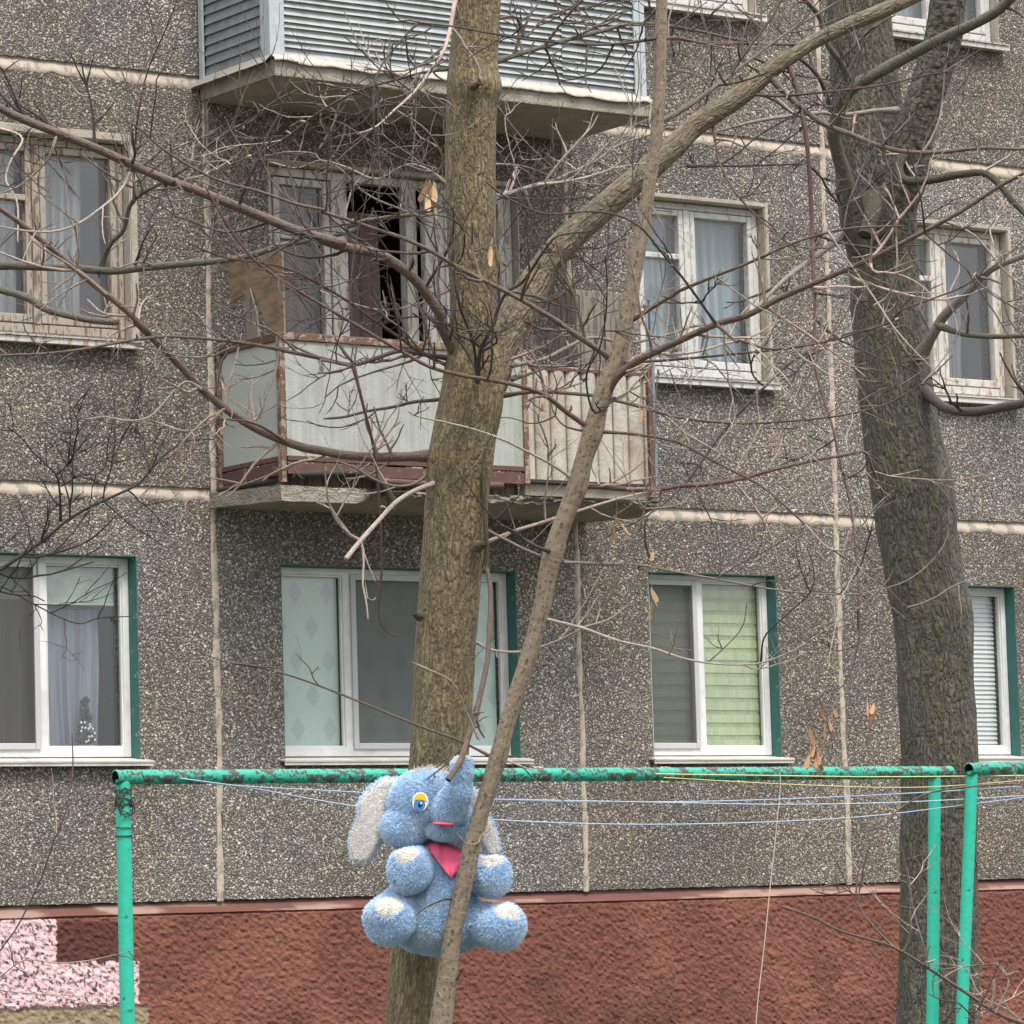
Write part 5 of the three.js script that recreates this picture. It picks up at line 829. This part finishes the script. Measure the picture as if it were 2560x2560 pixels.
  limb('arm', L(1120, 1160, 0.02), L(1340, 1175, 0.085), 150 * K, 160 * K, V(-0.1, 0.98, 0.2), [1.0, 1.0, 0.95]);
  limb('leg', L(620, 1420, 0.03), L(500, 1510, 0.125), 190 * K, 192 * K, V(0.02, 0.80, 0.60), [1.02, 0.98, 0.95]);
  limb('leg', L(1160, 1560, 0.03), L(1415, 1570, 0.095), 185 * K, 185 * K, V(0.25, 0.88, 0.42), [1.04, 0.96, 0.95]);
  // head with muzzle, cheeks, jaw and the raised trunk
  const N0 = L(985, 645, 0.112), N1 = L(1050, 480, 0.150), N2 = L(1082, 330, 0.158), N3 = L(1076, 222, 0.145);
  const headF = (p) => {
    let d = ell(p, L(800, 590, 0.03), V(310 * K, 258 * K, 0.09)); d = smin(d, ell(p, L(620, 790, 0.05), V(185 * K, 155 * K, 0.068)), 0.03); d = smin(d, ell(p, L(1080, 800, 0.045), V(130 * K, 140 * K, 0.055)), 0.03);
    let j = ell(p, L(975, 795, 0.08), V(185 * K, 88 * K, 0.05)); d = smin(d, j, 0.012);
    let n = cone(p, N0, N1, 142 * K, 96 * K); n = smin(n, cone(p, N1, N2, 92 * K, 72 * K), 0.01); n = smin(n, cone(p, N2, N3, 72 * K, 80 * K), 0.008); n = Math.max(n, p.y - (N3.y + 0.006)); d = smin(d, n, 0.006);
    const sx = p.y - L(0, 735).y; d += 0.010 * Math.exp(-sx * sx / 0.00003) * smooth(0.05, 0.1, p.z) * smooth(L(760, 0).x, L(850, 0).x, p.x); // crease of the mouth
    const sy = p.y - L(0, 665 + (p.x - L(700, 0).x) * 200).y; d += 0.0035 * Math.exp(-sy * sy / 0.00002) * (p.x < L(780, 0).x ? 1 : 0);
    return d + lump(p) * 0.8 + 0.002;
  };
  const hg = mc(headF, L(860, 600, 0.06), 0.19, 76), tipC = N3.clone();
  const [tip, hd] = split(hg, (c) => c.y > tipC.y - 0.004 && Math.hypot(c.x - tipC.x, c.z - tipC.z) < 80 * K);
  const head = part('head', hd, mBlue, BLUE, { dust: 0.3 }); const tp = mesh('trunk_tip', tip, mCream, head); fur(tp, tip, PER, FL * 0.6, CREAM, { dust: 0 });
  const mouth = flat(new THREE.SphereGeometry(1, 20, 12)); mouth.scale(88 * K, 14 * K, 0.014); mouth.rotateZ(-0.05); { const c = L(935, 735, 0.152); mouth.translate(c.x, c.y, c.z); } mesh('mouth', mouth, std([0.85, 0.10, 0.20], 0.8), head);
  // ears
  const polyD = (x, y, P) => { let d = 1e9, s = 1; for (let i = 0, j = P.length - 1; i < P.length; j = i++) { const ex = P[j][0] - P[i][0], ey = P[j][1] - P[i][1], wx = x - P[i][0], wy = y - P[i][1], t = clamp((wx * ex + wy * ey) / (ex * ex + ey * ey)), bx_ = wx - ex * t, by_ = wy - ey * t; d = Math.min(d, bx_ * bx_ + by_ * by_); const c1 = y >= P[i][1], c2 = y < P[j][1], c3 = ex * wy > ey * wx; if ((c1 && c2 && c3) || (!c1 && !c2 && !c3)) s = -s; } return s * Math.sqrt(d); };
  const ear = (pts, zc, ctr, half) => {
    const P = pts.map(q => { const v = L(q[0], q[1]); return [v.x, v.y]; });
    const f = (p) => { const d = polyD(p.x, p.y, P) + 0.014, t = 0.011, z = Math.abs(p.z - zc(p)); return Math.hypot(Math.max(d, 0), z * 0.9) - t + 0.35 * Math.min(0, d) * 0; };
    const g = mc(f, ctr, half, 56), [inn, out] = split(g, (c, n) => n.z > 0.15 && polyD(c.x, c.y, P) < -0.001);
    const m = part('ear', out, mBlue, BLUE, { dust: 0.2 }); const lm = mesh('ear_lining', inn, mGrey, m); fur(lm, inn, PER * 0.8, FL * 0.55, GREY, { dust: 0 });
  };
  ear([[575, 400], [440, 400], [330, 470], [250, 590], [235, 700], [195, 810], [170, 950], [185, 1060], [270, 1085], [345, 1055], [395, 965], [450, 880], [480, 720], [540, 580], [600, 470]], p => { const u = (p.x - L(370, 0).x) / 0.05, s = (p.y - L(0, 740).y); return 0.02 + 0.012 * Math.cos(u * 1.6 + s * 7) - 0.010 * u; }, L(385, 740, 0.02), 0.14);
  ear([[1080, 470], [1190, 490], [1250, 560], [1290, 680], [1340, 780], [1380, 900], [1390, 1000], [1330, 1040], [1270, 1000], [1220, 900], [1150, 800], [1090, 640]], p => { const u = (p.x - L(1250, 0).x) / 0.05; return -0.01 + 0.014 * Math.cos(u * 1.5) + 0.006 * u; }, L(1240, 750, 0), 0.125);
  // stitched-on eyes: layered ovals
  const oval = (rx, ry, th) => { const s = new THREE.Shape(); s.absellipse(0, 0, rx, ry, 0, Math.PI * 2); return flat(new THREE.ExtrudeGeometry(s, { depth: th, bevelEnabled: true, bevelSize: 0.0006, bevelThickness: 0.0006, bevelSegments: 2, curveSegments: 28 })); };
  const lidShape = (rx, ry) => { const s = new THREE.Shape(); s.moveTo(-rx * 0.98, -ry * 0.05); for (let i = 0; i <= 24; i++) { const a = Math.PI - i / 24 * Math.PI; s.lineTo(Math.cos(a) * rx, Math.sin(a) * ry); } s.quadraticCurveTo(rx * 0.1, ry * 0.5, -rx * 0.98, -ry * 0.05); return flat(new THREE.ExtrudeGeometry(s, { depth: 0.0006, bevelEnabled: false, curveSegments: 20 })); };
  const eye = (x, y, yaw, out) => {
    let z = 0.2; const v = L(x, y); while (z > -0.1 && headF(V(v.x, v.y, z)) > 0) z -= 0.0008;
    const e = 0.003, c = V(v.x, v.y, z), n = V(headF(V(c.x + e, c.y, c.z)) - headF(V(c.x - e, c.y, c.z)), headF(V(c.x, c.y + e, c.z)) - headF(V(c.x, c.y - e, c.z)), headF(V(c.x, c.y, c.z + e)) - headF(V(c.x, c.y, c.z - e))).normalize();
    n.lerp(V(yaw, 0.05, 1).normalize(), 0.6).normalize();
    const m = mesh('eye', oval(62 * K, 74 * K, 0.006), std([0.80, 0.80, 0.78], 0.35), head); m.position.copy(c).addScaledVector(n, out); m.quaternion.setFromUnitVectors(V(0, 0, 1), n); m.rotateZ(-0.12);
    const add = (name, g, mat, dx, dy, dz) => { const q = mesh(name, g, mat, m); q.position.set(dx * K, dy * K, dz); return q; };
    add('eyelid', lidShape(52 * K, 64 * K), std([0.80, 0.55, 0.01], 0.35), 0, 2, 0.0068); add('eyelid_edge', lidShape(54 * K, 6 * K), std([0.02, 0.02, 0.02], 0.4), 2, 6, 0.0071);
    add('iris_ring', oval(44 * K, 44 * K, 0.0002), std([0.01, 0.03, 0.12], 0.3), -2, -26, 0.0066); add('iris', oval(40 * K, 40 * K, 0.0003), std([0.05, 0.22, 0.62], 0.3), -2, -26, 0.0069); add('pupil', oval(16 * K, 20 * K, 0.0003), std([0.01, 0.01, 0.01], 0.3), 4, -24, 0.0080); add('glint', oval(6 * K, 7 * K, 0.0002), std([0.85, 0.85, 0.85], 0.3), 10, -12, 0.0090);
  };
  eye(755, 568, -0.25, 0.004); eye(1165, 600, 0.75, 0.002);
  // cream tuft on the crown
  { const geo = []; for (let i = 0; i < 70; i++) { const x = rr(690, 960), p0 = L(x, 345 + Math.abs(x - 820) * 0.12, rr(0.02, 0.06)), lean = rr(-0.2, 0.9), h = rr(0.012, 0.03); geo.push(tube([p0, p0.clone().add(V(lean * 0.01, h * 0.6, 0)), p0.clone().add(V(lean * 0.03, h * rr(0.7, 1), rr(-0.005, 0.01)))], [0.0009, 0.0008, 0.0003], 4)); } mesh('hair_tuft', geo, std([0.62, 0.55, 0.45], 0.9), head); }
  // neckerchief: one triangle of pink felt over the chest
  { const a = L(755, 880), bq = L(1130, 985), tipp = L(1000, 1180), bump = (x, y) => { let z = 0.2; while (z > 0 && torso(V(x, y, z)) > 0) z -= 0.001; return z; };
    const fn = (dz) => (u, v) => { const w = 1 - v, e0 = a.clone().lerp(tipp, v), e1 = bq.clone().lerp(tipp, Math.pow(v, 1.25)), bow = Math.sin(u * Math.PI) * 20 * K * w, x = mix(e0.x, e1.x, u) + (u > 0.5 ? (u - 0.5) * 30 * K * Math.sin(v * 3.14) : 0), y = mix(e0.y, e1.y, u) + bow; return [x, y, bump(x, y) + 0.018 + 0.004 * Math.sin(u * 7 + v * 3) + 0.003 * Math.sin(v * 9) + dz]; };
    mesh('scarf', [grid(26, 22, fn(0), { flip: true }), grid(26, 22, fn(-0.002), {})], std([0.95, 0.13, 0.27], 0.85, { side: THREE.DoubleSide, map: rep(grainMap, 4) }), toy).userData.label = 'bright pink felt neckerchief'; }
}
scene.traverse(o => { if (o.isMesh) { o.castShadow = true; o.receiveShadow = true; } });
renderer.render(scene, camera);
